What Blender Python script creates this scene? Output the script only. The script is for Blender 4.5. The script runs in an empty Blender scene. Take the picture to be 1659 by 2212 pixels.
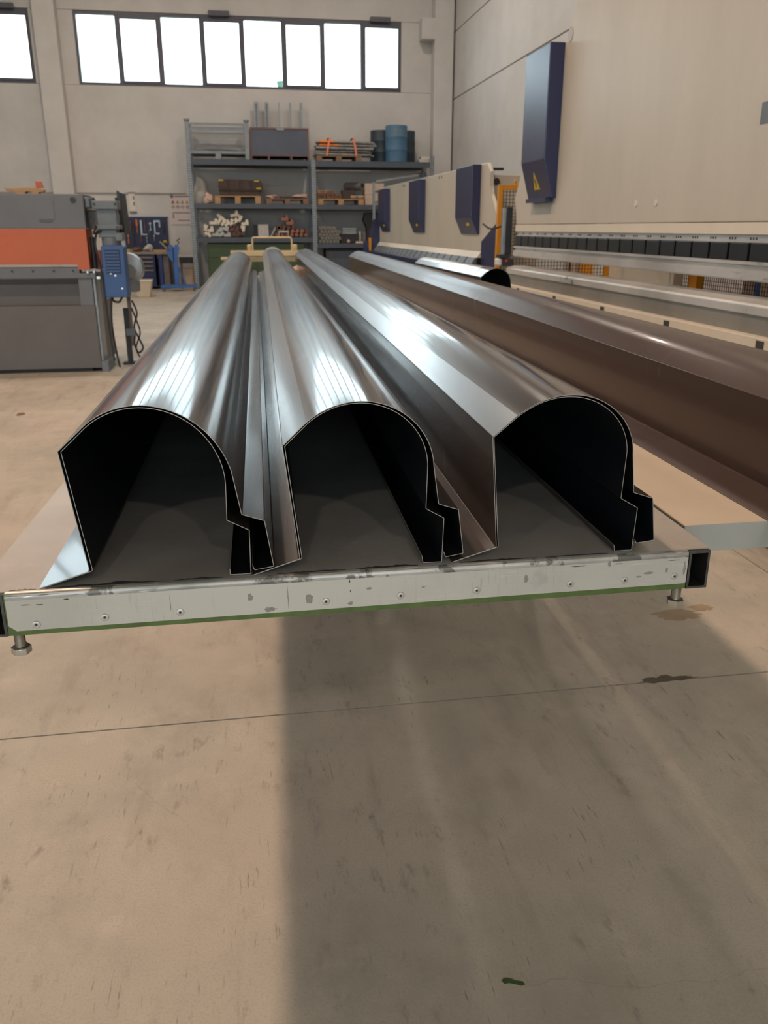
import bpy, bmesh, math, random
import numpy as np
from mathutils import Vector, Matrix

# ------------------------------------------------------------------ camera, sky, light, exposure
S = bpy.context.scene
COL = S.collection
R = math.radians
rnd = random.Random(7)

cam_d = bpy.data.cameras.new('camera')
cam = bpy.data.objects.new('camera', cam_d)
COL.objects.link(cam)
cam.location = (0, 0, 1.3)
cam.rotation_euler = (R(90 - 18.84), 0, R(-9.24))
cam_d.sensor_fit = 'VERTICAL'
cam_d.sensor_height = 36.0
cam_d.lens = 1800 / 2212 * 36.0
cam_d.clip_start = 0.02
cam_d.clip_end = 300
cam_d.dof.use_dof = True
cam_d.dof.focus_distance = 1.05
cam_d.dof.aperture_fstop = 13.0
S.camera = cam

world = bpy.data.worlds.new('overcast_sky')
S.world = world
world.use_nodes = True
wb = world.node_tree.nodes['Background']
wb.inputs[0].default_value = (0.80, 0.93, 1.0, 1)
wb.inputs[1].default_value = 7.2

S.view_settings.view_transform = 'Standard'
S.view_settings.look = 'None'
S.view_settings.gamma = 1.0
S.view_settings.use_curve_mapping = False
S.view_settings.exposure = -0.2

WARM = (1.0, 0.69, 0.50)
LAMP_POWER = (470.0, 200.0, 150.0)      # table lamp, machine lamp, the rest
NEUTRAL = (1.0, 0.88, 0.76)
LAMPS = [(-2.8, 3.0, 'warm ceiling lamp above the space between table and rolling machine'), (-2.7, 9.5, 'warm ceiling lamp above the grey rolling machine'),
         (-9.5, 3.0, 'warm ceiling lamp two bays left of the tables'), (-9.5, 9.5, 'warm ceiling lamp far left of the rolling machine'),
         (-2.7, 16.0, 'added fill lamp nearest the long window band'), (2.6, 16.0, 'added fill lamp above the racking bay beside the corner column'),  # extra lamps added to brighten the far end of the hall
         (-2.7, -10.0, 'added fill lamp far behind the viewer'), (2.6, -10.0, 'added fill lamp far behind the viewer near the panel wall'), (-9.5, -10.0, 'added fill lamp far behind the viewer in the open bay'),  # added behind the viewer to brighten the profile tunnels and table front
         (2.6, 9.5, 'warm ceiling lamp above the far press brake')]
LAMP_Z = 8.2

WIN_Z0, WIN_Z1 = 4.20, 5.60
BAYS = [(-3.24, 3.74), (-11.10, -4.12), (-18.96, -11.98)]
FAR_Y = 20.6
NEAR_Y, LEFT_X = -14.0, -22.0
FILL_DOORS = [(-8.8, -3.8), (-2.2, 2.8)]; DOOR_H = 3.9        # unseen door openings, added as low fill light from behind
LEFT_FILL_BAYS = [(-12.5, -5.5), (-4.6, 2.4), (3.3, 10.3), (11.2, 18.2)]  # unseen side windows, added for cool fill light in the hall
for k, (xa, xb) in enumerate(BAYS * 2 + LEFT_FILL_BAYS):            # sky portals in the window openings
    ld = bpy.data.lights.new('sky_portal', 'AREA')
    ld.shape = 'RECTANGLE'; ld.size = xb - xa; ld.size_y = WIN_Z1 - WIN_Z0
    ld.cycles.is_portal = True
    lo = bpy.data.objects.new('sky_portal', ld); COL.objects.link(lo)
    zc = (WIN_Z0 + WIN_Z1) / 2
    lo.location = ((xa + xb) / 2, FAR_Y + .14, zc) if k < 3 else ((xa + xb) / 2, NEAR_Y - .14, zc) if k < 6 else (LEFT_X - .14, (xa + xb) / 2, zc)
    lo.rotation_euler = (R(-90), 0, 0) if k < 3 else (R(90), 0, 0) if k < 6 else (R(90), 0, R(-90))

for xa, xb in FILL_DOORS:
    ld = bpy.data.lights.new('sky_portal', 'AREA')
    ld.shape = 'RECTANGLE'; ld.size = xb - xa; ld.size_y = DOOR_H; ld.cycles.is_portal = True
    lo = bpy.data.objects.new('sky_portal', ld); COL.objects.link(lo)
    lo.location = ((xa + xb) / 2, NEAR_Y - .25, DOOR_H / 2); lo.rotation_euler = (R(90), 0, 0)

# ------------------------------------------------------------------ materials
def srgb(r, g, b):
    f = lambda c: (c / 255 / 12.92) if c / 255 <= 0.04045 else ((c / 255 + 0.055) / 1.055) ** 2.4
    return (f(r), f(g), f(b), 1)

def mat(name, col, rough=0.5, metal=0.0, noise=0.0, nscale=8.0, bump=0.0, bscale=60.0, spec=0.5,
        coat=0.0, rvar=0.0, stretch=(1, 1, 1), col2=None):
    m = bpy.data.materials.new(name); m.use_nodes = True
    nt = m.node_tree; N = nt.nodes; L = nt.links
    b = N['Principled BSDF']
    b.inputs['Base Color'].default_value = col
    b.inputs['Roughness'].default_value = rough
    b.inputs['Metallic'].default_value = metal
    b.inputs['Specular IOR Level'].default_value = spec
    b.inputs['Coat Weight'].default_value = coat
    b.inputs['Coat Roughness'].default_value = 0.12
    tc = N.new('ShaderNodeTexCoord'); mp = N.new('ShaderNodeMapping')
    mp.inputs['Scale'].default_value = stretch
    L.new(tc.outputs['Object'], mp.inputs['Vector'])
    if noise or col2:
        n = N.new('ShaderNodeTexNoise'); n.inputs['Scale'].default_value = nscale
        n.inputs['Detail'].default_value = 6; n.inputs['Roughness'].default_value = 0.65
        L.new(mp.outputs['Vector'], n.inputs['Vector'])
        mx = N.new('ShaderNodeMix'); mx.data_type = 'RGBA'
        c2 = col2 if col2 else tuple(c * (1 - noise) for c in col[:3]) + (1,)
        mx.inputs['A'].default_value = col; mx.inputs['B'].default_value = c2
        rp = N.new('ShaderNodeMapRange'); rp.inputs['From Min'].default_value = 0.38; rp.inputs['From Max'].default_value = 0.68
        L.new(n.outputs['Fac'], rp.inputs['Value']); L.new(rp.outputs['Result'], mx.inputs['Factor'])
        L.new(mx.outputs['Result'], b.inputs['Base Color'])
        if rvar:
            rr = N.new('ShaderNodeMapRange')
            rr.inputs['To Min'].default_value = rough - rvar; rr.inputs['To Max'].default_value = rough + rvar
            L.new(n.outputs['Fac'], rr.inputs['Value']); L.new(rr.outputs['Result'], b.inputs['Roughness'])
    if bump:
        n2 = N.new('ShaderNodeTexNoise'); n2.inputs['Scale'].default_value = bscale; n2.inputs['Detail'].default_value = 3
        L.new(mp.outputs['Vector'], n2.inputs['Vector'])
        bp = N.new('ShaderNodeBump'); bp.inputs['Strength'].default_value = bump; bp.inputs['Distance'].default_value = 0.002
        L.new(n2.outputs['Fac'], bp.inputs['Height']); L.new(bp.outputs['Normal'], b.inputs['Normal'])
    return m

def scratched(name, base, dark, light, rough, metal, scale, amount, stretch_a, stretch_b, patch=0.0, patch_col=None, coat=0.0, pth=0.64):
    """sheet metal / paint with two directions of fine scratches, scuffs and stains"""
    m = bpy.data.materials.new(name); m.use_nodes = True
    nt = m.node_tree; N = nt.nodes; L = nt.links
    b = N['Principled BSDF']
    b.inputs['Metallic'].default_value = metal; b.inputs['Roughness'].default_value = rough
    b.inputs['Coat Weight'].default_value = coat
    tc = N.new('ShaderNodeTexCoord')
    def noise(stretch, sc, det=4, rot=(0, 0, 0)):
        mp = N.new('ShaderNodeMapping'); mp.inputs['Scale'].default_value = stretch; mp.inputs['Rotation'].default_value = rot
        L.new(tc.outputs['Object'], mp.inputs['Vector'])
        n = N.new('ShaderNodeTexNoise'); n.inputs['Scale'].default_value = sc; n.inputs['Detail'].default_value = det
        n.inputs['Roughness'].default_value = 0.6
        L.new(mp.outputs['Vector'], n.inputs['Vector'])
        return n.outputs['Fac']
    def ramp(v, a, c):
        r = N.new('ShaderNodeMapRange'); r.inputs['From Min'].default_value = a; r.inputs['From Max'].default_value = c
        L.new(v, r.inputs['Value']); return r.outputs['Result']
    def mul(v, k):
        q = N.new('ShaderNodeMath'); q.operation = 'MULTIPLY'; L.new(v, q.inputs[0])
        if isinstance(k, float): q.inputs[1].default_value = k
        else: L.new(k, q.inputs[1])
        return q.outputs[0]
    def mix(a, c, f):
        x = N.new('ShaderNodeMix'); x.data_type = 'RGBA'
        for s, v in (('A', a), ('B', c)):
            if isinstance(v, tuple): x.inputs[s].default_value = v
            else: L.new(v, x.inputs[s])
        L.new(f, x.inputs['Factor']); return x.outputs['Result']
    c = mix(base, dark, mul(ramp(noise((1, 1, 1), scale * 0.08, 6), 0.42, 0.7), 0.55))
    mask = ramp(noise((1, 1, 1), scale * 0.12, 3), 0.48, 0.62)
    c = mix(c, dark, mul(mul(ramp(noise(stretch_a, scale, 2, (0, 0.2, 0.25)), 0.60, 0.66), mask), amount))
    c = mix(c, light, mul(mul(ramp(noise(stretch_b, scale, 2, (0, -0.3, -0.4)), 0.61, 0.67), mask), amount))
    if patch:
        c = mix(c, patch_col, mul(ramp(noise((1, 1, 1), scale * 0.35, 5), pth, pth + .04), patch))
    L.new(c, b.inputs['Base Color'])
    L.new(ramp(noise((1, 1, 1), scale * 0.2, 4), 0.0, 1.0), b.inputs['Roughness']) if False else None
    bp = N.new('ShaderNodeBump'); bp.inputs['Strength'].default_value = 0.15; bp.inputs['Distance'].default_value = 0.001
    L.new(noise((1, 1, 1), scale * 0.6, 4), bp.inputs['Height']); L.new(bp.outputs['Normal'], b.inputs['Normal'])
    return m

def concrete():
    m = bpy.data.materials.new('polished_concrete'); m.use_nodes = True
    nt = m.node_tree; N = nt.nodes; L = nt.links
    b = N['Principled BSDF']
    geo = N.new('ShaderNodeNewGeometry')
    def noise(sc, det=6, stretch=(1, 1, 1), rgh=0.6, off=(0, 0, 0)):
        mp = N.new('ShaderNodeMapping'); mp.inputs['Scale'].default_value = stretch; mp.inputs['Location'].default_value = off
        L.new(geo.outputs['Position'], mp.inputs['Vector'])
        n = N.new('ShaderNodeTexNoise'); n.inputs['Scale'].default_value = sc; n.inputs['Detail'].default_value = det
        n.inputs['Roughness'].default_value = rgh
        L.new(mp.outputs['Vector'], n.inputs['Vector']); return n.outputs['Fac']
    def ramp(v, a, c, lo=0.0, hi=1.0):
        r = N.new('ShaderNodeMapRange'); r.inputs['From Min'].default_value = a; r.inputs['From Max'].default_value = c
        r.inputs['To Min'].default_value = lo; r.inputs['To Max'].default_value = hi
        L.new(v, r.inputs['Value']); return r.outputs['Result']
    def mix(a, c, f):
        x = N.new('ShaderNodeMix'); x.data_type = 'RGBA'
        for s, v in (('A', a), ('B', c)):
            if isinstance(v, tuple): x.inputs[s].default_value = v
            else: L.new(v, x.inputs[s])
        if isinstance(f, float): x.inputs['Factor'].default_value = f
        else: L.new(f, x.inputs['Factor'])
        return x.outputs['Result']
    def mul(a, c):
        q = N.new('ShaderNodeMath'); q.operation = 'MULTIPLY'; L.new(a, q.inputs[0])
        if isinstance(c, float): q.inputs[1].default_value = c
        else: L.new(c, q.inputs[1])
        return q.outputs[0]
    c = mix((0.47, 0.435, 0.37, 1), (0.33, 0.31, 0.27, 1), ramp(noise(1.1, 8), 0.36, 0.68))
    c = mix(c, (0.53, 0.445, 0.38, 1), mul(ramp(noise(0.7, 4, off=(5, 3, 0)), 0.5, 0.72), 0.6))
    c = mix(c, (0.27, 0.25, 0.215, 1), mul(ramp(noise(4.2, 7, (1, .7, 1), .7, (3, 1, 0)), 0.50, 0.72), 0.55))
    c = mix(c, (0.55, 0.50, 0.43, 1), mul(ramp(noise(7, 6, off=(1, 7, 0)), 0.56, 0.7), 0.35))
    # tyre and drag marks run along the hall
    c = mix(c, (0.20, 0.175, 0.145, 1), mul(mul(ramp(noise(5.5, 6, (2.6, 0.35, 1)), 0.54, 0.70), ramp(noise(1.6, 3), 0.42, 0.6)), 0.5))
    c = mix(c, (0.18, 0.155, 0.13, 1), mul(mul(ramp(noise(15, 7, (1.6, 0.6, 1), .7), 0.56, 0.70), ramp(noise(2.3, 3, off=(4, 4, 0)), 0.45, 0.6)), 0.8))
    c = mix(c, (0.15, 0.13, 0.11, 1), mul(mul(ramp(noise(55, 3, (2.2, 0.22, 1)), 0.62, 0.70), ramp(noise(3.1, 3, off=(8, 1, 0)), 0.48, 0.6)), 0.75))
    c = mix(c, (0.30, 0.265, 0.22, 1), mul(ramp(noise(190, 4), 0.46, 0.7), 0.45))
    # hairline cracks
    v = N.new('ShaderNodeTexVoronoi'); v.feature = 'DISTANCE_TO_EDGE'; v.inputs['Scale'].default_value = 0.55
    wv = N.new('ShaderNodeVectorMath'); wv.operation = 'ADD'
    wn = N.new('ShaderNodeTexNoise'); wn.inputs['Scale'].default_value = 2.2; wn.inputs['Detail'].default_value = 5
    L.new(geo.outputs['Position'], wn.inputs['Vector'])
    ws = N.new('ShaderNodeVectorMath'); ws.operation = 'SCALE'; ws.inputs['Scale'].default_value = 0.22
    L.new(wn.outputs['Color'], ws.inputs[0]); L.new(geo.outputs['Position'], wv.inputs[0]); L.new(ws.outputs[0], wv.inputs[1])
    L.new(wv.outputs[0], v.inputs['Vector'])
    c = mix(c, (0.19, 0.165, 0.135, 1), mul(mul(ramp(v.outputs['Distance'], 0.0009, 0.0, 0, 1), ramp(noise(1.3, 2, off=(2, 9, 0)), 0.52, 0.62)), 0.35))
    L.new(c, b.inputs['Base Color'])
    L.new(ramp(noise(6, 6), 0.3, 0.7, 0.42, 0.62), b.inputs['Roughness'])
    b.inputs['Specular IOR Level'].default_value = 0.35
    bp = N.new('ShaderNodeBump'); bp.inputs['Strength'].default_value = 0.12; bp.inputs['Distance'].default_value = 0.002
    L.new(noise(90, 4), bp.inputs['Height']); L.new(bp.outputs['Normal'], b.inputs['Normal'])
    return m

def coated_sheet(name, base, metal, rough, spec=0.3, coat=0.42):
    """pre-painted dark brown metallic sheet under a thin protective film, faint cross scratches"""
    m = bpy.data.materials.new(name); m.use_nodes = True
    nt = m.node_tree; N = nt.nodes; L = nt.links
    b = N['Principled BSDF']
    b.inputs['Metallic'].default_value = metal
    b.inputs['Specular IOR Level'].default_value = spec
    b.inputs['Coat Weight'].default_value = coat; b.inputs['Coat Roughness'].default_value = 0.065
    tc = N.new('ShaderNodeTexCoord')
    def noise(sc, det, stretch):
        mp = N.new('ShaderNodeMapping'); mp.inputs['Scale'].default_value = stretch
        L.new(tc.outputs['Object'], mp.inputs['Vector'])
        n = N.new('ShaderNodeTexNoise'); n.inputs['Scale'].default_value = sc; n.inputs['Detail'].default_value = det
        L.new(mp.outputs['Vector'], n.inputs['Vector']); return n.outputs['Fac']
    def ramp(v, a, c, lo=0.0, hi=1.0):
        r = N.new('ShaderNodeMapRange'); r.inputs['From Min'].default_value = a; r.inputs['From Max'].default_value = c
        r.inputs['To Min'].default_value = lo; r.inputs['To Max'].default_value = hi
        L.new(v, r.inputs['Value']); return r.outputs['Result']
    x = N.new('ShaderNodeMix'); x.data_type = 'RGBA'
    x.inputs['A'].default_value = base; x.inputs['B'].default_value = (0.42, 0.40, 0.39, 1)
    q = N.new('ShaderNodeMath'); q.operation = 'MULTIPLY'
    L.new(ramp(noise(9, 2, (0.5, 3.5, 0.5)), 0.70, 0.73), q.inputs[0])
    L.new(ramp(noise(5, 2, (1, 1, 1)), 0.5, 0.62, 0, 0.6), q.inputs[1])
    L.new(q.outputs[0], x.inputs['Factor']); L.new(x.outputs['Result'], b.inputs['Base Color'])
    L.new(ramp(noise(3, 4, (1, 0.3, 1)), 0.3, 0.7, rough - 0.015, rough + 0.02), b.inputs['Roughness'])
    bp = N.new('ShaderNodeBump'); bp.inputs['Strength'].default_value = 0.004; bp.inputs['Distance'].default_value = 0.0006
    L.new(noise(420, 2, (1, 0.6, 1)), bp.inputs['Height']); L.new(bp.outputs['Normal'], b.inputs['Normal'])
    return m

def glass():
    m = bpy.data.materials.new('window_glass'); m.use_nodes = True
    nt = m.node_tree; N = nt.nodes; L = nt.links
    N.remove(N['Principled BSDF'])
    out = N['Material Output']
    t = N.new('ShaderNodeBsdfTransparent'); t.inputs[0].default_value = (0.94, 0.97, 0.97, 1)
    g = N.new('ShaderNodeBsdfGlossy'); g.inputs['Roughness'].default_value = 0.05
    f = N.new('ShaderNodeFresnel'); f.inputs['IOR'].default_value = 1.3
    mx = N.new('ShaderNodeMixShader')
    L.new(f.outputs[0], mx.inputs[0]); L.new(t.outputs[0], mx.inputs[1]); L.new(g.outputs[0], mx.inputs[2])
    L.new(mx.outputs[0], out.inputs[0])
    return m

def emit(name, col, s):
    m = bpy.data.materials.new(name); m.use_nodes = True
    b = m.node_tree.nodes['Principled BSDF']
    b.inputs['Base Color'].default_value = col
    b.inputs['Emission Color'].default_value = col; b.inputs['Emission Strength'].default_value = s
    return m

M = {}
M['floor'] = concrete()
M['joint'] = mat('joint_filler', srgb(70, 60, 50), 0.9, noise=0.4, nscale=20)
M['wall'] = mat('painted_precast_wall', (0.60, 0.58, 0.56, 1), 0.75, noise=0.12, nscale=1.2, bump=0.25, bscale=40)
M['ceil'] = mat('ceiling_concrete', (0.62, 0.60, 0.57, 1), 0.85, noise=0.15, nscale=1.5)
M['frame'] = mat('window_frame_grey', srgb(88, 88, 98), 0.45, noise=0.1)
M['glass'] = glass()
M['steel_sheet'] = scratched('galvanised_table_sheet', (0.45, 0.42, 0.385, 1), (0.24, 0.225, 0.205, 1), (0.66, 0.63, 0.58, 1),
                             0.40, 0.25, 60, 0.35, (0.6, 9, 1), (9, 0.8, 1))
M['front_sheet'] = scratched('scuffed_light_grey_sheet', (0.54, 0.52, 0.47, 1), (0.34, 0.32, 0.285, 1), (0.62, 0.60, 0.56, 1),
                             0.42, 0.1, 36, 0.55, (12, 1, 0.6), (0.6, 1, 10), 0.5, (0.36, 0.35, 0.33, 1))
M['fold'] = scratched('worn_bare_steel_fold', (0.50, 0.48, 0.45, 1), (0.07, 0.065, 0.06, 1), (0.80, 0.78, 0.74, 1),
                      0.40, 0.5, 60, 1.0, (0.25, 9, 9), (0.5, 6, 6), 0.85, (0.10, 0.095, 0.085, 1), pth=0.53)
M['black_tube'] = mat('dark_lacquered_tube', (0.028, 0.026, 0.025, 1), 0.42, noise=0.5, nscale=30, bump=0.2)
M['tube_edge'] = mat('worn_tube_edge', (0.11, 0.105, 0.095, 1), 0.45, 0.5, noise=0.6, nscale=50)
M['green'] = mat('green_paint', srgb(86, 108, 54), 0.5, noise=0.35, nscale=25)
M['zinc'] = mat('zinc_plated_steel', (0.62, 0.60, 0.55, 1), 0.28, 0.9, noise=0.25, nscale=60)
M['alu'] = mat('rivet_aluminium', (0.66, 0.65, 0.62, 1), 0.35, 0.7, noise=0.2, nscale=200)
M['black'] = mat('black_plastic', (0.02, 0.02, 0.022, 1), 0.45, noise=0.2)
M['sheet'] = coated_sheet('dark_brown_coated_sheet', (0.056, 0.042, 0.037, 1), 0.20, 0.20)
M['sheet_inner'] = coated_sheet('dark_brown_coated_sheet_liner', (0.056, 0.042, 0.037, 1), 0.20, 0.20)
M['sheet_matt'] = coated_sheet('dark_brown_matt_coated_sheet', (0.072, 0.048, 0.041, 1), 0.25, 0.27, 0.12, 0.10)
M['film_sheen'] = mat('painted_bluish_sheen_on_film', (0.30, 0.33, 0.36, 1), 0.22, 0.65, noise=0.1, nscale=3, coat=0.5)  # bluish window reflection put into the colour of the film strip
M['cut'] = mat('bare_cut_edge', (0.42, 0.39, 0.35, 1), 0.4, 0.3, noise=0.2, nscale=100)
M['film'] = mat('white_protective_film', (0.70, 0.76, 0.78, 1), 0.18, 0.0, noise=0.12, nscale=4, coat=0.6)
M['cream'] = mat('cream_machine_paint', (0.56, 0.52, 0.44, 1), 0.42, noise=0.10, nscale=2.2, stretch=(1, 1, 0.35), bump=0.12, bscale=25)
M['cream_light'] = mat('cream_ledge_paint', (0.72, 0.66, 0.55, 1), 0.45, noise=0.08, nscale=3)
M['navy'] = mat('navy_blue_paint', srgb(40, 45, 84), 0.30, noise=0.12, nscale=5)
M['clamp'] = mat('blackened_steel', (0.018, 0.019, 0.020, 1), 0.4, 0.3, noise=0.4, nscale=18)
M['tool'] = scratched('ground_tool_steel', (0.68, 0.67, 0.65, 1), (0.24, 0.23, 0.21, 1), (0.75, 0.74, 0.71, 1),
                      0.42, 0.55, 14, 0.6, (1, 0.5, 6), (1, 6, 0.6), 0.7, (0.14, 0.135, 0.12, 1))
M['tool_dark'] = scratched('oily_die_steel', (0.33, 0.32, 0.29, 1), (0.12, 0.115, 0.10, 1), (0.40, 0.39, 0.36, 1),
                           0.45, 0.5, 14, 0.6, (1, 0.5, 6), (1, 6, 0.6))
M['yellow'] = mat('yellow_guard_paint', srgb(214, 142, 20), 0.45, noise=0.12)
M['warning'] = mat('warning_yellow', srgb(196, 168, 28), 0.5, noise=0.08)
M['hole'] = mat('dark_recess', (0.05, 0.048, 0.045, 1), 0.8, noise=0.3)
M['grey_mach'] = mat('grey_machine_paint', srgb(104, 107, 112), 0.5, noise=0.12, nscale=3)
M['grey_dark'] = mat('dark_grey_machine_paint', srgb(98, 94, 92), 0.55, noise=0.12, nscale=3)
M['orange'] = mat('orange_machine_paint', srgb(186, 94, 56), 0.5, noise=0.08, nscale=3)
M['gear'] = mat('grey_gearbox_paint', srgb(106, 114, 120), 0.45, noise=0.15, nscale=10)
M['blue_motor'] = mat('blue_motor_cover', srgb(38, 78, 136), 0.4, noise=0.15, nscale=6)
M['navy_grille'] = mat('dark_blue_grille', srgb(22, 36, 72), 0.5, noise=0.2, nscale=40)
M['cable'] = mat('black_cable', (0.02, 0.02, 0.022, 1), 0.5, noise=0.2)
M['rack_grey'] = mat('dark_grey_rack_paint', srgb(74, 82, 94), 0.5, noise=0.15, nscale=4)
M['galv'] = mat('galvanised_upright', srgb(150, 158, 164), 0.42, 0.3, noise=0.2, nscale=20)
M['galv_mesh'] = mat('galvanised_crate', srgb(138, 146, 152), 0.5, 0.2, noise=0.2, nscale=10)
M['box_blue'] = mat('slate_blue_box', srgb(84, 92, 108), 0.55, noise=0.15, nscale=3)
M['rust'] = mat('oxide_red_frame', srgb(116, 84, 82), 0.6, noise=0.25, nscale=10)
M['wood'] = mat('pale_pallet_wood', srgb(182, 146, 106), 0.8, noise=0.3, nscale=8, stretch=(1, 4, 8))
M['wood_grey'] = mat('weathered_pallet_wood', srgb(140, 112, 92), 0.85, noise=0.35, nscale=8, stretch=(1, 4, 8))
M['rod'] = mat('steel_bar', srgb(158, 158, 156), 0.4, 0.3, noise=0.5, nscale=12)
M['rod_orange'] = mat('copper_orange_bar', srgb(226, 130, 58), 0.4, 0.3, noise=0.2, nscale=8)
M['strap'] = mat('orange_strap', srgb(228, 134, 106), 0.6, noise=0.1)
M['drum_dark'] = mat('dark_teal_drum', srgb(46, 62, 74), 0.5, noise=0.2, nscale=6)
M['drum_blue'] = mat('blue_drum', srgb(66, 106, 140), 0.45, noise=0.2, nscale=4, col2=srgb(82, 116, 142))
M['bag'] = mat('pale_plastic_bag', srgb(182, 178, 172), 0.5, noise=0.2, nscale=14, bump=0.5, bscale=20)
M['bag_pink'] = mat('pinkish_sack', srgb(202, 172, 156), 0.7, noise=0.25, nscale=12, bump=0.4, bscale=20)
M['crate_brown'] = mat('dark_brown_crate', srgb(78, 64, 58), 0.8, noise=0.35, nscale=10)
M['card'] = mat('cardboard', srgb(172, 134, 104), 0.85, noise=0.2, nscale=6)
M['card_brown'] = mat('brown_cardboard', srgb(120, 88, 70), 0.85, noise=0.25, nscale=6)
M['card_pale'] = mat('pale_cardboard', srgb(196, 176, 158), 0.85, noise=0.15, nscale=6)
M['ink'] = mat('dark_print', srgb(74, 66, 64), 0.8, noise=0.2)
M['roll'] = mat('grey_felt_roll', srgb(112, 106, 106), 0.8, noise=0.25, nscale=12)
M['white_bar'] = mat('cream_white_profile', srgb(216, 206, 188), 0.55, noise=0.12, nscale=10)
M['grey_bar'] = mat('light_grey_profile', srgb(176, 176, 174), 0.45, 0.2, noise=0.2, nscale=10)
M['copper'] = mat('copper_brown_profile', srgb(156, 104, 82), 0.5, 0.3, noise=0.35, nscale=10)
M['copper_dark'] = mat('dark_copper_profile', srgb(104, 72, 64), 0.55, 0.3, noise=0.35, nscale=10)
M['slug'] = mat('steel_tool_slug', srgb(160, 154, 146), 0.45, 0.3, noise=0.4, nscale=14)
M['dark_part'] = mat('dark_machine_part', srgb(40, 42, 48), 0.55, noise=0.3, nscale=10)
M['cab_green'] = mat('green_cabinet_paint', srgb(62, 80, 54), 0.55, noise=0.15, nscale=4)
M['cart'] = mat('cream_cart_paint', srgb(206, 186, 146), 0.5, noise=0.12, nscale=6)
M['bench_blue'] = mat('workbench_blue', srgb(34, 52, 112), 0.45, noise=0.1)
M['board_blue'] = mat('tool_board_blue', srgb(34, 42, 80), 0.5, noise=0.15, nscale=8)
M['worktop'] = mat('worn_worktop', srgb(146, 132, 114), 0.7, noise=0.3, nscale=12)
M['trolley_blue'] = mat('bright_blue_trolley', srgb(54, 104, 172), 0.45, noise=0.12)
M['plate_white'] = mat('white_sign', srgb(206, 194, 190), 0.6, noise=0.06)
M['sign_red'] = mat('sign_red', srgb(150, 70, 52), 0.6)
M['sign_amber'] = mat('sign_amber', srgb(166, 128, 60), 0.6)
M['sign_grey'] = mat('sign_print_grey', srgb(112, 104, 106), 0.7)
M['white'] = mat('white_plastic', srgb(214, 208, 198), 0.5, noise=0.08)
M['beige'] = mat('beige_plastic', srgb(206, 196, 176), 0.6, noise=0.12, nscale=6)
M['silver'] = mat('silver_paint', srgb(150, 156, 160), 0.3, 0.6, noise=0.2, nscale=10)
M['paper'] = mat('crumpled_wrapping', srgb(214, 190, 170), 0.7, noise=0.2, nscale=12)
M['red'] = mat('red_button', srgb(190, 30, 60), 0.5)
M['leaf'] = mat('conifer_foliage', srgb(84, 124, 104), 0.8, noise=0.4, nscale=3)
M['bark'] = mat('bark', srgb(80, 62, 48), 0.9, noise=0.3)
M['grass'] = mat('outdoor_ground', srgb(120, 122, 106), 0.9, noise=0.2)
M['lamp_body'] = mat('lamp_housing', srgb(120, 122, 124), 0.4, 0.5, noise=0.1)
M['lamp_glow'] = emit('lamp_lens', (1.0, 0.72, 0.46, 1), 14.0)
M['green_dab'] = mat('green_paint_dab', srgb(62, 84, 40), 0.6, noise=0.4, nscale=40)
M['oil'] = mat('dark_oil_stain', srgb(70, 58, 46), 0.55, noise=0.4, nscale=30)
M['conduit'] = mat('conduit_grey', srgb(150, 138, 130), 0.5)

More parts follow.
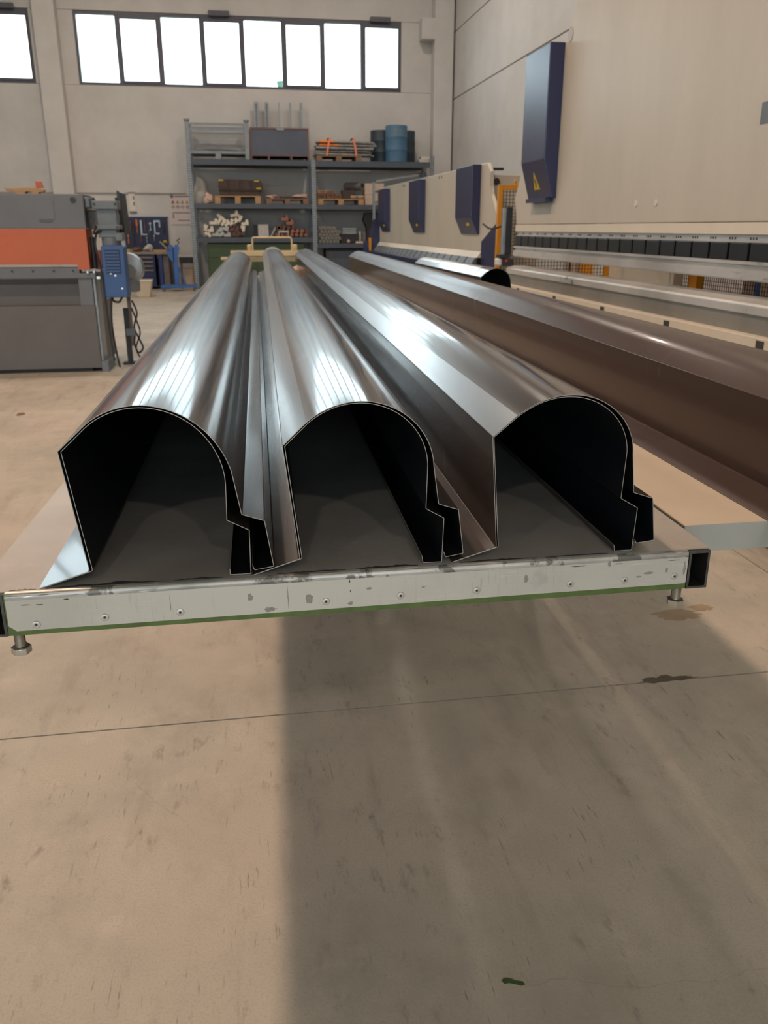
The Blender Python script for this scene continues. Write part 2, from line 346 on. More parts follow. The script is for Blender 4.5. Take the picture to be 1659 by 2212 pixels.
# ------------------------------------------------------------------ builders
class MB:
    def __init__(self): self.bm = bmesh.new(); self.mi = 0
    def _tag(self, faces):
        for f in faces: f.material_index = self.mi
    def box(self, x0, x1, y0, y1, z0, z1):
        v = [self.bm.verts.new(p) for p in ((x0, y0, z0), (x1, y0, z0), (x1, y1, z0), (x0, y1, z0),
                                            (x0, y0, z1), (x1, y0, z1), (x1, y1, z1), (x0, y1, z1))]
        fs = [self.bm.faces.new([v[i] for i in q]) for q in ((3, 2, 1, 0), (4, 5, 6, 7), (0, 1, 5, 4), (1, 2, 6, 5), (2, 3, 7, 6), (3, 0, 4, 7))]
        self._tag(fs); return self
    def prism(self, pts, axis, a, b, pts2=None):
        """closed polygon extruded along axis ('x','y','z') from a to b (pts are the two other coords in xyz order)"""
        def P(p, t):
            return {'x': (t, p[0], p[1]), 'y': (p[0], t, p[1]), 'z': (p[0], p[1], t)}[axis]
        A = [self.bm.verts.new(P(p, a)) for p in pts]; B = [self.bm.verts.new(P(p, b)) for p in (pts2 or pts)]
        n = len(pts); fs = [self.bm.faces.new(A), self.bm.faces.new(B[::-1])]
        for i in range(n): fs.append(self.bm.faces.new((A[i], B[i], B[(i + 1) % n], A[(i + 1) % n])))
        self._tag(fs); return self
    def cyl(self, p, q, r, seg=16, r2=None, caps=True):
        p, q = Vector(p), Vector(q); d = (q - p).normalized()
        u = d.orthogonal().normalized(); w = d.cross(u); r2 = r if r2 is None else r2
        ring = lambda c, rr: [self.bm.verts.new(c + (u * math.cos(2 * math.pi * i / seg) + w * math.sin(2 * math.pi * i / seg)) * rr) for i in range(seg)]
        A, B = ring(p, r), ring(q, r2)
        fs = [self.bm.faces.new((A[i], A[(i + 1) % seg], B[(i + 1) % seg], B[i])) for i in range(seg)]
        if caps: fs += [self.bm.faces.new(A[::-1]), self.bm.faces.new(B)]
        self._tag(fs); return self
    def tube(self, pts, r, seg=8, sm=0):
        pts = [Vector(p) for p in pts]; rings = []
        if sm:                                  # Catmull-Rom through the points
            P = [pts[0]] + pts + [pts[-1]]; out = []
            for a, b_, c, d in zip(P, P[1:], P[2:], P[3:]):
                for k in range(sm):
                    t = k / sm
                    out.append(.5 * ((2 * b_) + (c - a) * t + (2 * a - 5 * b_ + 4 * c - d) * t * t + (3 * b_ - a - 3 * c + d) * t ** 3))
            pts = out + [pts[-1]]
        for i, p in enumerate(pts):
            d = (pts[min(i + 1, len(pts) - 1)] - pts[max(i - 1, 0)]).normalized()
            u = d.cross(Vector((0.31, 0.17, 0.93))).normalized(); w = d.cross(u)
            rings.append([self.bm.verts.new(p + (u * math.cos(2 * math.pi * k / seg) + w * math.sin(2 * math.pi * k / seg)) * r) for k in range(seg)])
        fs = []
        for A, B in zip(rings, rings[1:]):
            fs += [self.bm.faces.new((A[k], A[(k + 1) % seg], B[(k + 1) % seg], B[k])) for k in range(seg)]
        fs += [self.bm.faces.new(rings[0][::-1]), self.bm.faces.new(rings[-1])]
        self._tag(fs); return self
    def lathe(self, prof, c=(0, 0, 0), seg=24):
        rings = []
        for r, z in prof:
            rings.append([self.bm.verts.new((c[0] + r * math.cos(2 * math.pi * k / seg), c[1] + r * math.sin(2 * math.pi * k / seg), c[2] + z)) for k in range(seg)])
        fs = []
        for A, B in zip(rings, rings[1:]):
            fs += [self.bm.faces.new((A[k], A[(k + 1) % seg], B[(k + 1) % seg], B[k])) for k in range(seg)]
        fs += [self.bm.faces.new(rings[0][::-1]), self.bm.faces.new(rings[-1])]
        self._tag(fs); return self
    def blob(self, c, r, seed=0, sub=3, amp=0.25, flat=None):
        b = bmesh.new(); bmesh.ops.create_icosphere(b, subdivisions=sub, radius=1.0)
        rr = random.Random(seed); ph = [(Vector((rr.uniform(-1, 1), rr.uniform(-1, 1), rr.uniform(-1, 1))).normalized(), rr.uniform(2, 6), rr.uniform(0, 6)) for _ in range(7)]
        mp = {}
        for v in b.verts:
            k = 1 + amp * sum(math.sin(d.dot(v.co) * f + o) for d, f, o in ph) / 3
            co = Vector((v.co.x * r[0], v.co.y * r[1], v.co.z * r[2])) * k
            if flat is not None: co.z = max(co.z, flat)
            mp[v] = self.bm.verts.new(co + Vector(c))
        self._tag([self.bm.faces.new([mp[v] for v in f.verts]) for f in b.faces]); b.free(); return self
    def build(self, name, mats, parent=None, loc=None, bevel=0.0, smooth=None, sharp=35):
        if bevel:
            bmesh.ops.bevel(self.bm, geom=list(self.bm.edges), offset=bevel, segments=2, affect='EDGES', profile=0.6)
        bmesh.ops.recalc_face_normals(self.bm, faces=list(self.bm.faces))
        me = bpy.data.meshes.new(name); self.bm.to_mesh(me); self.bm.free()
        for q in (mats if isinstance(mats, (list, tuple)) else [mats]): me.materials.append(q)
        if smooth:
            for p in me.polygons: p.use_smooth = True
            me.set_sharp_from_angle(angle=R(sharp))
        o = bpy.data.objects.new(name, me); COL.objects.link(o)
        if parent: o.parent = parent
        if loc: o.location = loc
        return o

ORD = 'first second third fourth fifth sixth seventh eighth ninth tenth eleventh twelfth thirteenth fourteenth'.split()
def tag(o, label=None, cat=None, group=None, kind=None):
    if label: o['label'] = label
    if cat: o['category'] = cat
    if group: o['group'] = group
    if kind: o['kind'] = kind
    return o

def thing(name, label, cat, loc=(0, 0, 0), rz=0.0, group=None, kind=None):
    o = bpy.data.objects.new(name, None); COL.objects.link(o)
    o.empty_display_size = 0.1
    o.location = loc; o.rotation_euler = (0, 0, rz)
    return tag(o, label, cat, group, kind)

def dup(root, loc, rz=0.0, label=None, group=None):
    r = root.copy(); COL.objects.link(r); r.location = loc; r.rotation_euler = (0, 0, rz)
    if label: r['label'] = label
    if group: r['group'] = group
    for ch in root.children:
        c = ch.copy(); COL.objects.link(c); c.parent = r
        for g in ch.children:
            d = g.copy(); COL.objects.link(d); d.parent = c
    return r

def piece(o, loc, parent=None, **kw):
    c = o.copy(); COL.objects.link(c); c.location = loc
    if parent: c.parent = parent
    tag(c, **kw) if kw else None
    return c

# ------------------------------------------------------------------ the setting
XL, XR, YN, ZC = -22.0, 4.9, -14.0, 9.5
fl = MB().box(XL, XR, YN, FAR_Y, -0.20, -0.006).build('floor', M['joint'])
tag(fl, 'worn beige concrete factory floor with saw-cut joints', 'floor', kind='structure')
xs = [XL, -16, -10, -4, 2.0, XR]; ys = [YN, -9.94, -3.94, 2.06, 8.06, 14.06, FAR_Y]
for i in range(len(xs) - 1):
    for j in range(len(ys) - 1):
        MB().box(xs[i] + .003, xs[i + 1] - .003, ys[j] + .003, ys[j + 1] - .003, -0.1, 0).build('slab', M['floor'], fl)
# the far wall: pre-cast panels below, between and above the window bands
wf = MB().box(XL, XR + .2, FAR_Y + 0.22, FAR_Y + 0.26, -.2, 0.02).build('wall_far', M['wall'])
tag(wf, 'pale precast wall behind the racking with a band of high windows', 'wall', kind='structure')
for xa, xb in [(XL, -15.4), (-15.4, -7.6), (-7.6, -3.76), (-3.76, 4.66), (4.66, XR + .2)]:
    MB().box(xa + .003, xb - .003, FAR_Y, FAR_Y + .22, 0, WIN_Z0 - .006).build('panel', M['wall'], wf, bevel=.004)
    MB().box(xa + .003, xb - .003, FAR_Y, FAR_Y + .22, WIN_Z1 + .006, ZC).build('panel', M['wall'], wf, bevel=.004)
edges = [XL] + sorted([v for b in BAYS for v in b]) + [XR + .2]
for k in range(0, len(edges), 2):
    MB().box(edges[k], edges[k + 1], FAR_Y, FAR_Y + .22, WIN_Z0, WIN_Z1).build('panel', M['wall'], wf)
# columns standing proud of the far wall
def column(name, xa, xb, lab, corbel=None):
    c = MB().box(xa, xb, FAR_Y - .34, FAR_Y + .02, 0, ZC).build(name, M['wall'], bevel=.012)
    tag(c, lab, 'column', kind='structure')
    if corbel:
        MB().prism([(corbel, 5.22), (xa + .02, 5.22), (xa + .02, 5.64), (corbel, 5.64)], 'y', FAR_Y - .34, FAR_Y + .02).build('bracket', M['wall'], c, bevel=.02)
    return c
column('trim_1', -3.98, -3.54, 'pale concrete column left of the long window band')
column('trim_2', 4.43, 4.86, 'pale concrete column in the corner with a square bracket', 4.14)
column('trim_3', -11.76, -11.32, 'concrete column between the second and third window bands')
# right wall of long precast panels
wr = MB().box(XR + .2, XR + .24, YN, FAR_Y + .2, 0, ZC).build('wall_right', M['wall'])
tag(wr, 'pale wall of long precast panels behind the press brakes', 'wall', kind='structure')
for za, zb in [(0, 4.05), (4.05, 5.40), (5.40, 6.75), (6.75, ZC)]:
    for ya, yb in [(YN, -4.4), (-4.4, 8.1), (8.1, FAR_Y)]:
        MB().box(XR, XR + .2, ya + .004, yb - .004, za + .011, zb - .011).build('panel', M['wall'], wr, bevel=.006)
def band_wall(name, lab, horizontal, bays, lo_, hi_, at):
    def bx(a, b, z0, z1): return MB().box(a, b, at - .2, at, z0, z1) if horizontal else MB().box(at - .2, at, a, b, z0, z1)
    w = bx(lo_, hi_, DOOR_H if horizontal else 0, WIN_Z0).build(name, M['wall']); tag(w, lab, 'wall', kind='structure')
    if horizontal:
        de = [lo_] + [v for d in FILL_DOORS for v in d] + [hi_]
        for k in range(0, len(de), 2): bx(de[k], de[k + 1], 0, DOOR_H).build('panel', M['wall'], w)
    bx(lo_, hi_, WIN_Z1, ZC).build('panel', M['wall'], w)
    ed = [lo_] + sorted([v for b in bays for v in b]) + [hi_]
    for k in range(0, len(ed), 2): bx(ed[k], ed[k + 1], WIN_Z0, WIN_Z1).build('panel', M['wall'], w)
band_wall('wall_left', 'distant side wall of the hall beyond the frame', False, LEFT_FILL_BAYS, YN, FAR_Y, XL)
band_wall('wall_near', 'end wall of the hall behind the viewer', True, BAYS, XL, XR, YN)
ce = MB().box(XL - .2, XR + .2, YN - .2, FAR_Y + .2, ZC, ZC + .2).build('ceiling', M['ceil'])
tag(ce, 'pale concrete ceiling carried on beams', 'ceiling', kind='structure')
for k in range(5):
    y = -10 + k * 6.5
    MB().box(XL, XR, y - .15, y + .15, ZC - .55, ZC).build('beam', M['ceil'], ce)
# windows
def window(n, xa, xb, lab, loc=None, rz=0.0):
    w = thing('window_%d' % n, lab, 'window', loc or ((xa + xb) / 2, FAR_Y, WIN_Z0), rz, kind='structure')
    hw = (xb - xa) / 2; h = WIN_Z1 - WIN_Z0; p = (xb - xa) / 8
    f = MB(); f.box(-hw, hw, .02, .14, 0, .055); f.box(-hw, hw, .02, .14, h - .06, h)
    f.box(-hw, -hw + .055, .02, .14, .055, h - .06); f.box(hw - .055, hw, .02, .14, .055, h - .06)
    f.build('frame', M['frame'], w)
    mull = None
    for k in range(1, 8):
        if mull is None: mull = MB().box(-.04, .04, .02, .14, .05, h - .05).build('mullion', M['frame'], w, (-hw + k * p, 0, 0))
        else: piece(mull, (-hw + k * p, 0, 0), w)
    for k in range(8):
        c = -hw + (k + .5) * p
        MB().box(c - p / 2 + .03, c + p / 2 - .03, .078, .084, .05, h - .05).build('pane', M['glass'], w)
        if k % 2:
            s = MB(); a = p / 2 - .038
            s.box(c - a, c + a, .0, .05, .05, .095); s.box(c - a, c + a, .0, .05, h - .13, h - .055)
            s.box(c - a, c - a + .035, .0, .05, .095, h - .13); s.box(c + a - .035, c + a, .0, .05, .095, h - .13)
            s.build('sash', M['frame'], w)
    for c in (-hw + 3.45 * p, hw - .55 * p):
        MB().box(c - .22, c + .22, -.1, .02, h - .03, h + .07).build('actuator', M['frame'], w, bevel=.01)
    return w
window(1, *BAYS[0], 'long band of eight bright panes high above the racking')
window(2, *BAYS[1], 'next window band left of the concrete column, cut by the photo edge')
window(3, *BAYS[2], 'third window band far along the wall beyond the frame')
for k, (xa, xb) in enumerate(BAYS): window(4 + k, xa, xb, ['first', 'second', 'third'][k] + ' added window band for fill light behind the viewer', ((xa + xb) / 2, YN, WIN_Z0), R(180))  # window row added behind the viewer as cool fill
for k, (ya, yb) in enumerate(LEFT_FILL_BAYS): window(7 + k, ya, yb, ['first', 'second', 'third', 'fourth'][k] + ' added fill window band in the distant side wall', (XL, (ya + yb) / 2, WIN_Z0), R(90))
for k, (xa, xb) in enumerate(FILL_DOORS):
    d = thing('door_%d' % (k + 1), ['first', 'second'][k] + ' added door opening for fill light behind the viewer', 'door', ((xa + xb) / 2, YN, 0), kind='structure'); hw = (xb - xa) / 2
    for x in (-hw - .08, hw): MB().box(x, x + .08, .0, .12, 0, DOOR_H + .08).build('guide', M['frame'], d)
    MB().box(-hw, hw, .0, .35, DOOR_H + .0, DOOR_H + .28).build('rolled_curtain', M['frame'], d, bevel=.04)
og = MB().box(-160, 160, -120, 200, -.6, -.4).build('ground_outside', M['grass'])
tag(og, 'open ground outside the hall', 'ground', kind='structure')
tr = thing('conifer_tree', 'tip of a green tree seen through the fifth and sixth window panes', 'tree', (3.1, 60, -.4))
b = MB()
for k in range(9):
    z = 2.0 + k * .92
    b.lathe([(2.3 * (1 - k / 9.6), 0), (1.3 * (1 - k / 9.4), .55), (.35, 1.25)], (0.08 * math.sin(k * 2), 0, z), 14)
b.build('crown', M['leaf'], tr); MB().cyl((0, 0, 0), (0, 0, 3), .22, 10).build('trunk', M['bark'], tr)
# ceiling lamps
def high_bay(x, y, lab):
    t = thing('high_bay_lamp', lab, 'lamp', (x, y, LAMP_Z), group='high bay lamps')
    MB().lathe([(.10, .42), (.14, .40), (.26, .05), (.27, 0), (.25, 0), (.24, .05), (.12, .36), (.05, .37)], seg=28).build('housing', M['lamp_body'], t, smooth=True)
    MB().cyl((0, 0, .42), (0, 0, ZC - .551 - LAMP_Z), .012, 8).build('rod', M['lamp_body'], t)
    MB().cyl((0, 0, .055), (0, 0, .06), .235, 28).build('lens', M['lamp_glow'], t)
    ld = bpy.data.lights.new('lamp_light', 'AREA'); ld.shape = 'DISK'; ld.size = .46; k = min(sum(o.name.startswith('high_bay_lamp') for o in COL.objects) - 1, 2); ld.energy = LAMP_POWER[k] * (1.7 if y < -5 else 1); ld.color = WARM if k < 2 else NEUTRAL
    lo = bpy.data.objects.new('lamp_light', ld); COL.objects.link(lo); lo.parent = t; lo.location = (0, 0, .03)
for p in LAMPS: high_bay(*p)

# ------------------------------------------------------------------ the steel table
TZ = .925; TY0, TY1 = .88, 7.25; SH = .036
sx = lambda y: SH * (y - TY0)
tb = thing('steel_table', 'long steel sheet covered work table with a riveted light grey front', 'table', (0, 0, 0))
def sheared(o):
    for v in o.data.vertices: v.co.x += sx(v.co.y)
    return o
# top sheet with the rolled front fold and the riveted apron
b = MB()
tsh = b.box(-.308, .552, TY0 + .006, TY1, TZ - .0016, TZ)
o = sheared(tsh.build('top_sheet', M['steel_sheet'], tb))
pf = []
for k in range(7): q = math.pi / 2 * k / 6; pf.append((TY0 + .0062 - .0062 * math.sin(q), TZ - .0062 + .0062 * math.cos(q)))
pf += [(TY0, TZ - .0086), (TY0 + .0016, TZ - .0086)]
for k in range(7): q = math.pi / 2 * (1 - k / 6); pf.append((TY0 + .0062 - .0046 * math.sin(q), TZ - .0062 + .0046 * math.cos(q)))
MB().prism(pf, 'x', -.274, .523).build('fold', M['fold'], tb, smooth=True, sharp=50)
b = MB().prism([(-.266, .8795), (.521, .8815), (.523, .8835), (.523, TZ - .0085), (-.274, TZ - .0085), (-.274, .886)], 'y', TY0, TY0 + .0016)
b.build('front_sheet', M['front_sheet'], tb)
o = MB().box(-.276, .524, TY0 + .0016, TY0 + .0316, .8735, TZ - .0018).build('cross_rail', M['green'], tb)
def rail(xa, xb):
    z0, z1, t = .8735, TZ - .0018, .003
    b = MB(); y0 = TY0 + .0005
    n = [(xa, z0), (xb, z0), (xb, z1), (xa, z1)]; q = [(xa + t, z0 + t), (xb - t, z0 + t), (xb - t, z1 - t), (xa + t, z1 - t)]
    V = lambda p, y: b.bm.verts.new((p[0], y, p[1]))
    A, B = [V(p, y0) for p in n], [V(p, y0) for p in q]; C, D = [V(p, TY1) for p in n], [V(p, TY1) for p in q]
    for i in range(4):
        j = (i + 1) % 4
        f = b.bm.faces.new((A[i], A[j], B[j], B[i])); f.material_index = 1
        b.bm.faces.new((A[j], A[i], C[i], C[j])); b.bm.faces.new((B[i], B[j], D[j], D[i])); b.bm.faces.new((C[i], C[j], D[j], D[i]))
    sheared(b.build('side_rail', [M['black_tube'], M['tube_edge']], tb))
rail(-.308, -.2762); rail(.5245, .552)
rv = None
for x, z in [(-.245, .886), (-.172, .889), (-.090, .889), (.075, .890), (.163, .891), (.255, .891), (.372, .891), (.442, .891), (.507, .892)]:
    if rv is None:
        b = MB(); b.lathe([(.0046, 0), (.0046, .0004), (.0040, .0011), (.0026, .0014), (.0017, .0013), (.0016, .0004)], seg=20)
        b.mi = 1; b.lathe([(.0013, .0004), (.0013, .0012), (.0008, .0013)], seg=10)
        for v in b.bm.verts: v.co = Vector((v.co.x, -v.co.z, v.co.y))
        rv = b.build('rivet', [M['alu'], M['hole']], tb, (x, TY0, z), smooth=True)
    else: piece(rv, (x, TY0, z), tb)
M['scuff'] = mat('grey_scuff', srgb(146, 142, 134), 0.6, noise=0.3, nscale=300)
M['pen'] = mat('dark_scuff', srgb(84, 80, 74), 0.7, noise=0.4, nscale=400)
sr = random.Random(12)
def scuff(x, z, w, h, m, n=14):
    pts = [(x + w / 2 * math.cos(t) * (1 + .35 * sr.uniform(-1, 1)), z + h / 2 * math.sin(t) * (1 + .35 * sr.uniform(-1, 1))) for t in np.linspace(0, 2 * math.pi, n + 1)[:-1]]
    MB().prism(pts, 'y', TY0 - .0001, TY0 + .0002).build('scuff_mark', m, tb)
for q in [(-.0115, .9012, .007, .0091), (.0108, .885, .0134, .0064), (.0552, .8945, .0096, .0118), (.1035, .8856, .0064, .0043), (.1254, .9029, .0075, .0027), (.316, .9013, .0053, .0091),
          (.4201, .9140, .0043, .0080), (.473, .8984, .0118, .0037), (.4959, .9006, .0027, .0075), (.5190, .9014, .0037, .016), (.4601, .8944, .0064, .0027)]: scuff(*q, M['scuff'])
for q in [(.3815, .9137, .0193, .0012), (.4318, .9134, .0128, .0009), (.5047, .9135, .016, .0011), (-.2533, .9102, .0086, .0011), (-.2394, .9097, .0086, .001),
          (-.2104, .914, .0053, .0016), (.1028, .9132, .0016, .0048), (.1037, .9009, .0011, .0037), (.0315, .8986, .0006, .0246), (-.1, .9, .0006, .02), (.19, .9, .005, .0008)]: scuff(*q, M['pen'])
M['grime'] = mat('dark_oily_grime', (0.10, 0.10, 0.098, 1), 0.5, 0.2, noise=0.6, nscale=60)
for xa, xb, yb in ((-.232, -.10, .0085), (-.095, -.04, .006), (.02, .10, .004), (.11, .185, .007), (.235, .33, .005), (.34, .42, .0035), (-.27, -.242, .003)):
    n = 18; xs_ = [xa + (xb - xa) * k / n for k in range(n + 1)]
    top = [(x, TY0 + .0075 + yb * (.35 + .65 * sr.random()) * math.sin(math.pi * (k + .6) / (n + 1.2))) for k, x in enumerate(xs_)]
    MB().prism([(x, TY0 + .0064) for x in xs_] + top[::-1], 'z', TZ - .0002, TZ + .0002).build('grime_streak', M['grime'], tb)
def bolt(x, y, zt):
    b = MB(); pf = []
    n = 16
    for k in range(n):
        z = -k * .00115; pf += [(.0052, z), (.0060, z - .0003), (.0052, z - .0006)]
    b.lathe(pf, seg=20)
    zb = -n * .00115
    bo = b.build('leveling_bolt', M['zinc'], tb, (x, y, zt), smooth=True, sharp=25)
    h = MB(); h.prism([(.0108 * math.cos(math.pi / 3 * k + .2), .0108 * math.sin(math.pi / 3 * k + .2)) for k in range(6)], 'z', zb - .0075, zb)
    h.lathe([(.0096, -.0008), (.0093, 0), (.006, .0001)], (0, 0, zb), 24)
    h.build('hex_head', M['zinc'], bo)
bolt(-.268, TY0 + .012, .8735); bolt(.519, TY0 + .012, .8735)
leg = None
for y in (3.1, 5.2, 7.1):
    for x in (-.29, .538):
        b = MB(); b.box(x - .02 + sx(y), x + .02 + sx(y), y - .03, y + .03, .008, .8735); b.build('leg', M['green'], tb, bevel=.003)
        MB().box(x - .05 + sx(y), x + .05 + sx(y), y - .05, y + .05, 0, .008).build('foot_plate', M['green'], tb)
    sheared(MB().box(-.28, .53, y - .02, y + .02, .8335, .8735).build('cross_brace', M['green'], tb))

# ------------------------------------------------------------------ second table beside it, and a trestle farther back
def plain_table(name, lab, x0, x1, y0, y1, z, sh, legs):
    t = thing(name, lab, 'table')
    f = lambda y: sh * (y - y0)
    def shr(o):
        for v in o.data.vertices: v.co.x += f(v.co.y)
        return o
    shr(MB().box(x0, x1, y0 + .0015, y1, z - .002, z).build('top_sheet', M['second_top'], t))
    shr(MB().box(x0, x1, y0, y0 + .0015, z - .040, z).build('front_plate', M['second_front'], t))
    for xa in (x0 + .002, x1 - .042): shr(MB().box(xa, xa + .04, y0 + .002, y1, z - .042, z - .002).build('side_rail', M['second_front'], t))
    for y in legs:
        for xa in (x0 + .03, x1 - .07):
            MB().box(xa + f(y), xa + .04 + f(y), y - .02, y + .02, 0, z - .042).build('leg', M['green'], t)
        shr(MB().box(x0 + .04, x1 - .04, y - .02, y + .02, z - .082, z - .042).build('cross_brace', M['green'], t))
    return t
M['second_top'] = mat('cream_laminated_top', (0.60, 0.51, 0.40, 1), 0.5, noise=0.08, nscale=6)
M['second_front'] = mat('pale_grey_edge_plate', (0.40, 0.40, 0.37, 1), 0.5, noise=0.1, nscale=8)
plain_table('side_table', 'plain pale topped table beside the riveted one under the lone dark profile', .592, 1.00, 1.015, 7.3, .905, .036, (2.9, 5.0, 7.0))
plain_table('trestle_table', 'narrow table behind the lone dark profile carrying the film covered one', 1.235, 1.62, 4.5, 7.2, .893, .0, (4.9, 6.8))

# ------------------------------------------------------------------ folded sheet profiles
def arc_fit(pts, n=56):
    P = np.array(pts); A = np.c_[2 * P, np.ones(len(P))]
    s = np.linalg.lstsq(A, (P ** 2).sum(1), rcond=None)[0]; c = s[:2]
    d = P - c; th = np.arctan2(d[:, 1], d[:, 0]); r = np.hypot(d[:, 0], d[:, 1])
    w = np.ones(len(P)); w[0] = w[-1] = 4
    co = np.polyfit(th, r, 3, w=w)
    return [(c[0] + np.polyval(co, t) * math.cos(t), c[1] + np.polyval(co, t) * math.sin(t)) for t in np.linspace(th[0], th[-1], n)]

def fillet(pts, rad, n=3):
    out = [pts[0]]
    for a, p, c in zip(pts, pts[1:], pts[2:]):
        a, p, c = Vector(a), Vector(p), Vector(c)
        u, v = (a - p), (c - p)
        if u.length < 1e-6 or v.length < 1e-6: continue
        ang = u.angle(v)
        if ang > R(168): out.append(tuple(p)); continue
        t = min(rad / math.tan(ang / 2), .4 * u.length, .4 * v.length)
        p0, p1 = p + u.normalized() * t, p + v.normalized() * t
        for k in range(n + 1):
            q = k / n; out.append(tuple(p0 * (1 - q) ** 2 + p * 2 * q * (1 - q) + p1 * q * q))
    out.append(pts[-1]); return out

def profile(name, lab, pts, y0, y1, dx, dz, mats, group, thick=.0007, seg=10, off=(0, 0), facet=None):
    P = [Vector(p) + Vector(off) for p in pts]; N = []
    for i in range(len(P)):
        d = (P[min(i + 1, len(P) - 1)] - P[max(i - 1, 0)]).normalized(); N.append(Vector((d.y, -d.x)))   # inward (below/right of travel)
    b = MB(); rows = []
    for k in range(seg + 1):
        t = k / seg; y = y0 + (y1 - y0) * t
        rows.append(([b.bm.verts.new((p.x + dx * t, y, p.y + dz * t)) for p in P],
                     [b.bm.verts.new((p.x + n.x * thick + dx * t, y, p.y + n.y * thick + dz * t)) for p, n in zip(P, N)]))
    for (A, B), (C, D) in zip(rows, rows[1:]):
        for i in range(len(P) - 1):
            b.bm.faces.new((A[i], A[i + 1], C[i + 1], C[i])); b.bm.faces.new((B[i + 1], B[i], D[i], D[i + 1])).material_index = 2
        for i in (0, len(P) - 1): b.bm.faces.new((A[i], B[i], D[i], C[i])).material_index = 1
    for (A, B) in (rows[0], rows[-1]):
        for i in range(len(P) - 1): b.bm.faces.new((A[i], A[i + 1], B[i + 1], B[i])).material_index = 1
    if facet:                                   # the flat film strip beside the fold takes the painted sheen
        a, c = facet
        for f in b.bm.faces:
            if f.material_index == 0:
                m = f.calc_center_median(); t = (m.y - y0) / (y1 - y0); x = m.x - dx * t
                if a[0] + .0012 < x < c[0] - .0003 and m.z - dz * t > a[1]: f.material_index = 3
    o = b.build(name, mats, smooth=True, sharp=4.6)
    return tag(o, lab, 'sheet profile', group)

O1 = dict(pre=[(-.2392, .9255), (-.1843, .9423), (-.2017, 1.0785)], facet=(-.1745, 1.1030),
          arc=[(-.1745, 1.1030), (-.159, 1.1150), (-.138, 1.1222), (-.115, 1.1245), (-.093, 1.1215), (-.072, 1.1135), (-.055, 1.1008), (-.0405, 1.0845), (-.0305, 1.067), (-.0237, 1.0497)],
          post=[(-.0152, .9991), (.0094, .9905), (.0176, .9343), (-.0050, .9312), (-.0069, .9371)])
I1 = dict(pre=[(-.2350, .9250), (-.1815, .9414), (-.1990, 1.0775)], facet=(-.1730, 1.1012),
          arc=[(-.1730, 1.1012), (-.158, 1.1128), (-.1375, 1.1199), (-.1165, 1.1222), (-.095, 1.1186), (-.0765, 1.1105), (-.0605, 1.0992), (-.0462, 1.0835), (-.0352, 1.0645), (-.0315, 1.0490), (-.0308, 1.0328)],
          post=[(-.0318, .9922), (-.0079, .9791), (-.0086, .9258), (-.0326, .9260), (-.0326, .9335)])
O2 = dict(pre=[(-.0075, .9255), (.0467, .9420), (.0319, 1.0751)], facet=(.0590, 1.1005),
          arc=[(.0590, 1.1005), (.0715, 1.1098), (.0870, 1.1165), (.1035, 1.1205), (.1220, 1.1215), (.1400, 1.1190), (.1570, 1.1125), (.1730, 1.1020), (.1880, 1.0860), (.1965, 1.0700), (.2010, 1.0560), (.2020, 1.0450)],
          post=[(.2085, .9994), (.2322, .9915), (.2395, .9362), (.2175, .9327), (.2154, .9392)])
I2 = dict(pre=[(-.0040, .9250), (.0494, .9411), (.0345, 1.0740)], facet=(.0605, 1.0985),
          arc=[(.0605, 1.0985), (.0725, 1.1078), (.0878, 1.1146), (.1040, 1.1184), (.1210, 1.1194), (.1375, 1.1168), (.1530, 1.1102), (.1690, 1.0995), (.1830, 1.0850), (.1918, 1.0690), (.1950, 1.0560), (.1955, 1.0440)],
          post=[(.1943, .9936), (.2159, .9809), (.2144, .9258), (.1913, .9259), (.1898, .9349)])
O3 = dict(pre=[(.2252, .9262), (.2789, .9420), (.2688, 1.0761)], facet=(.2970, 1.0998),
          arc=[(.2970, 1.0998), (.3185, 1.1122), (.3390, 1.1190), (.3590, 1.1215), (.3815, 1.1190), (.4000, 1.1115), (.4175, 1.0990), (.4305, 1.0835), (.4375, 1.0665), (.4407, 1.0493)],
          post=[(.4466, 1.0013), (.4719, .9928), (.4792, .9381), (.4558, .9355), (.4542, .9392)])
I3 = dict(pre=[(.2290, .9252), (.2822, .9409), (.2711, 1.0750)], facet=(.2985, 1.0978),
          arc=[(.2985, 1.0978), (.3192, 1.1098), (.3393, 1.1168), (.3585, 1.1192), (.3790, 1.1162), (.3980, 1.1080), (.4145, 1.0950), (.4270, 1.0790), (.4330, 1.0630), (.4345, 1.0496)],
          post=[(.4325, .9937), (.4550, .9805), (.4527, .9258), (.4298, .9258), (.4286, .9338)])
def outline(d):
    return fillet(d['pre'] + [d['facet']] , .0022)[:-1] + arc_fit(d['arc']) + fillet([d['arc'][-1]] + d['post'], .0016)[1:]
M['back'] = mat('blue_black_inner_side', (0.0075, 0.009, 0.013, 1), 0.5, noise=0.2, spec=0.25)  # inner faces of the sheet, darker and bluer than the outer ones
SM = [M['sheet'], M['cut'], M['back'], M['film_sheen']]; ST = [M['sheet_matt'], M['cut'], M['back'], M['film_sheen']]; SI = [M['sheet_inner'], M['cut'], M['back']]
G = 'folded profiles on the steel table'
YF = .888
profile('folded_profile', 'outer brown folded profile of the pair with a pale foot flange at the table corner', outline(O1), YF, 6.35, .090, .012, SM, G, facet=(O1['pre'][2], O1['facet']))
profile('folded_profile', 'inner profile nested inside the pair at the table corner with the pale foot flange', outline(I1), YF + .003, 6.33, .090, .012, SI, G)
p2 = profile('folded_profile', 'outer brown profile of the middle pair on the riveted table', outline(O2), YF, 7.40, .136, .018, SM, G, facet=(O2['pre'][2], O2['facet']))
profile('folded_profile', 'inner profile nested inside the middle pair on the riveted table', outline(I2), YF + .003, 7.38, .136, .018, SI, G)
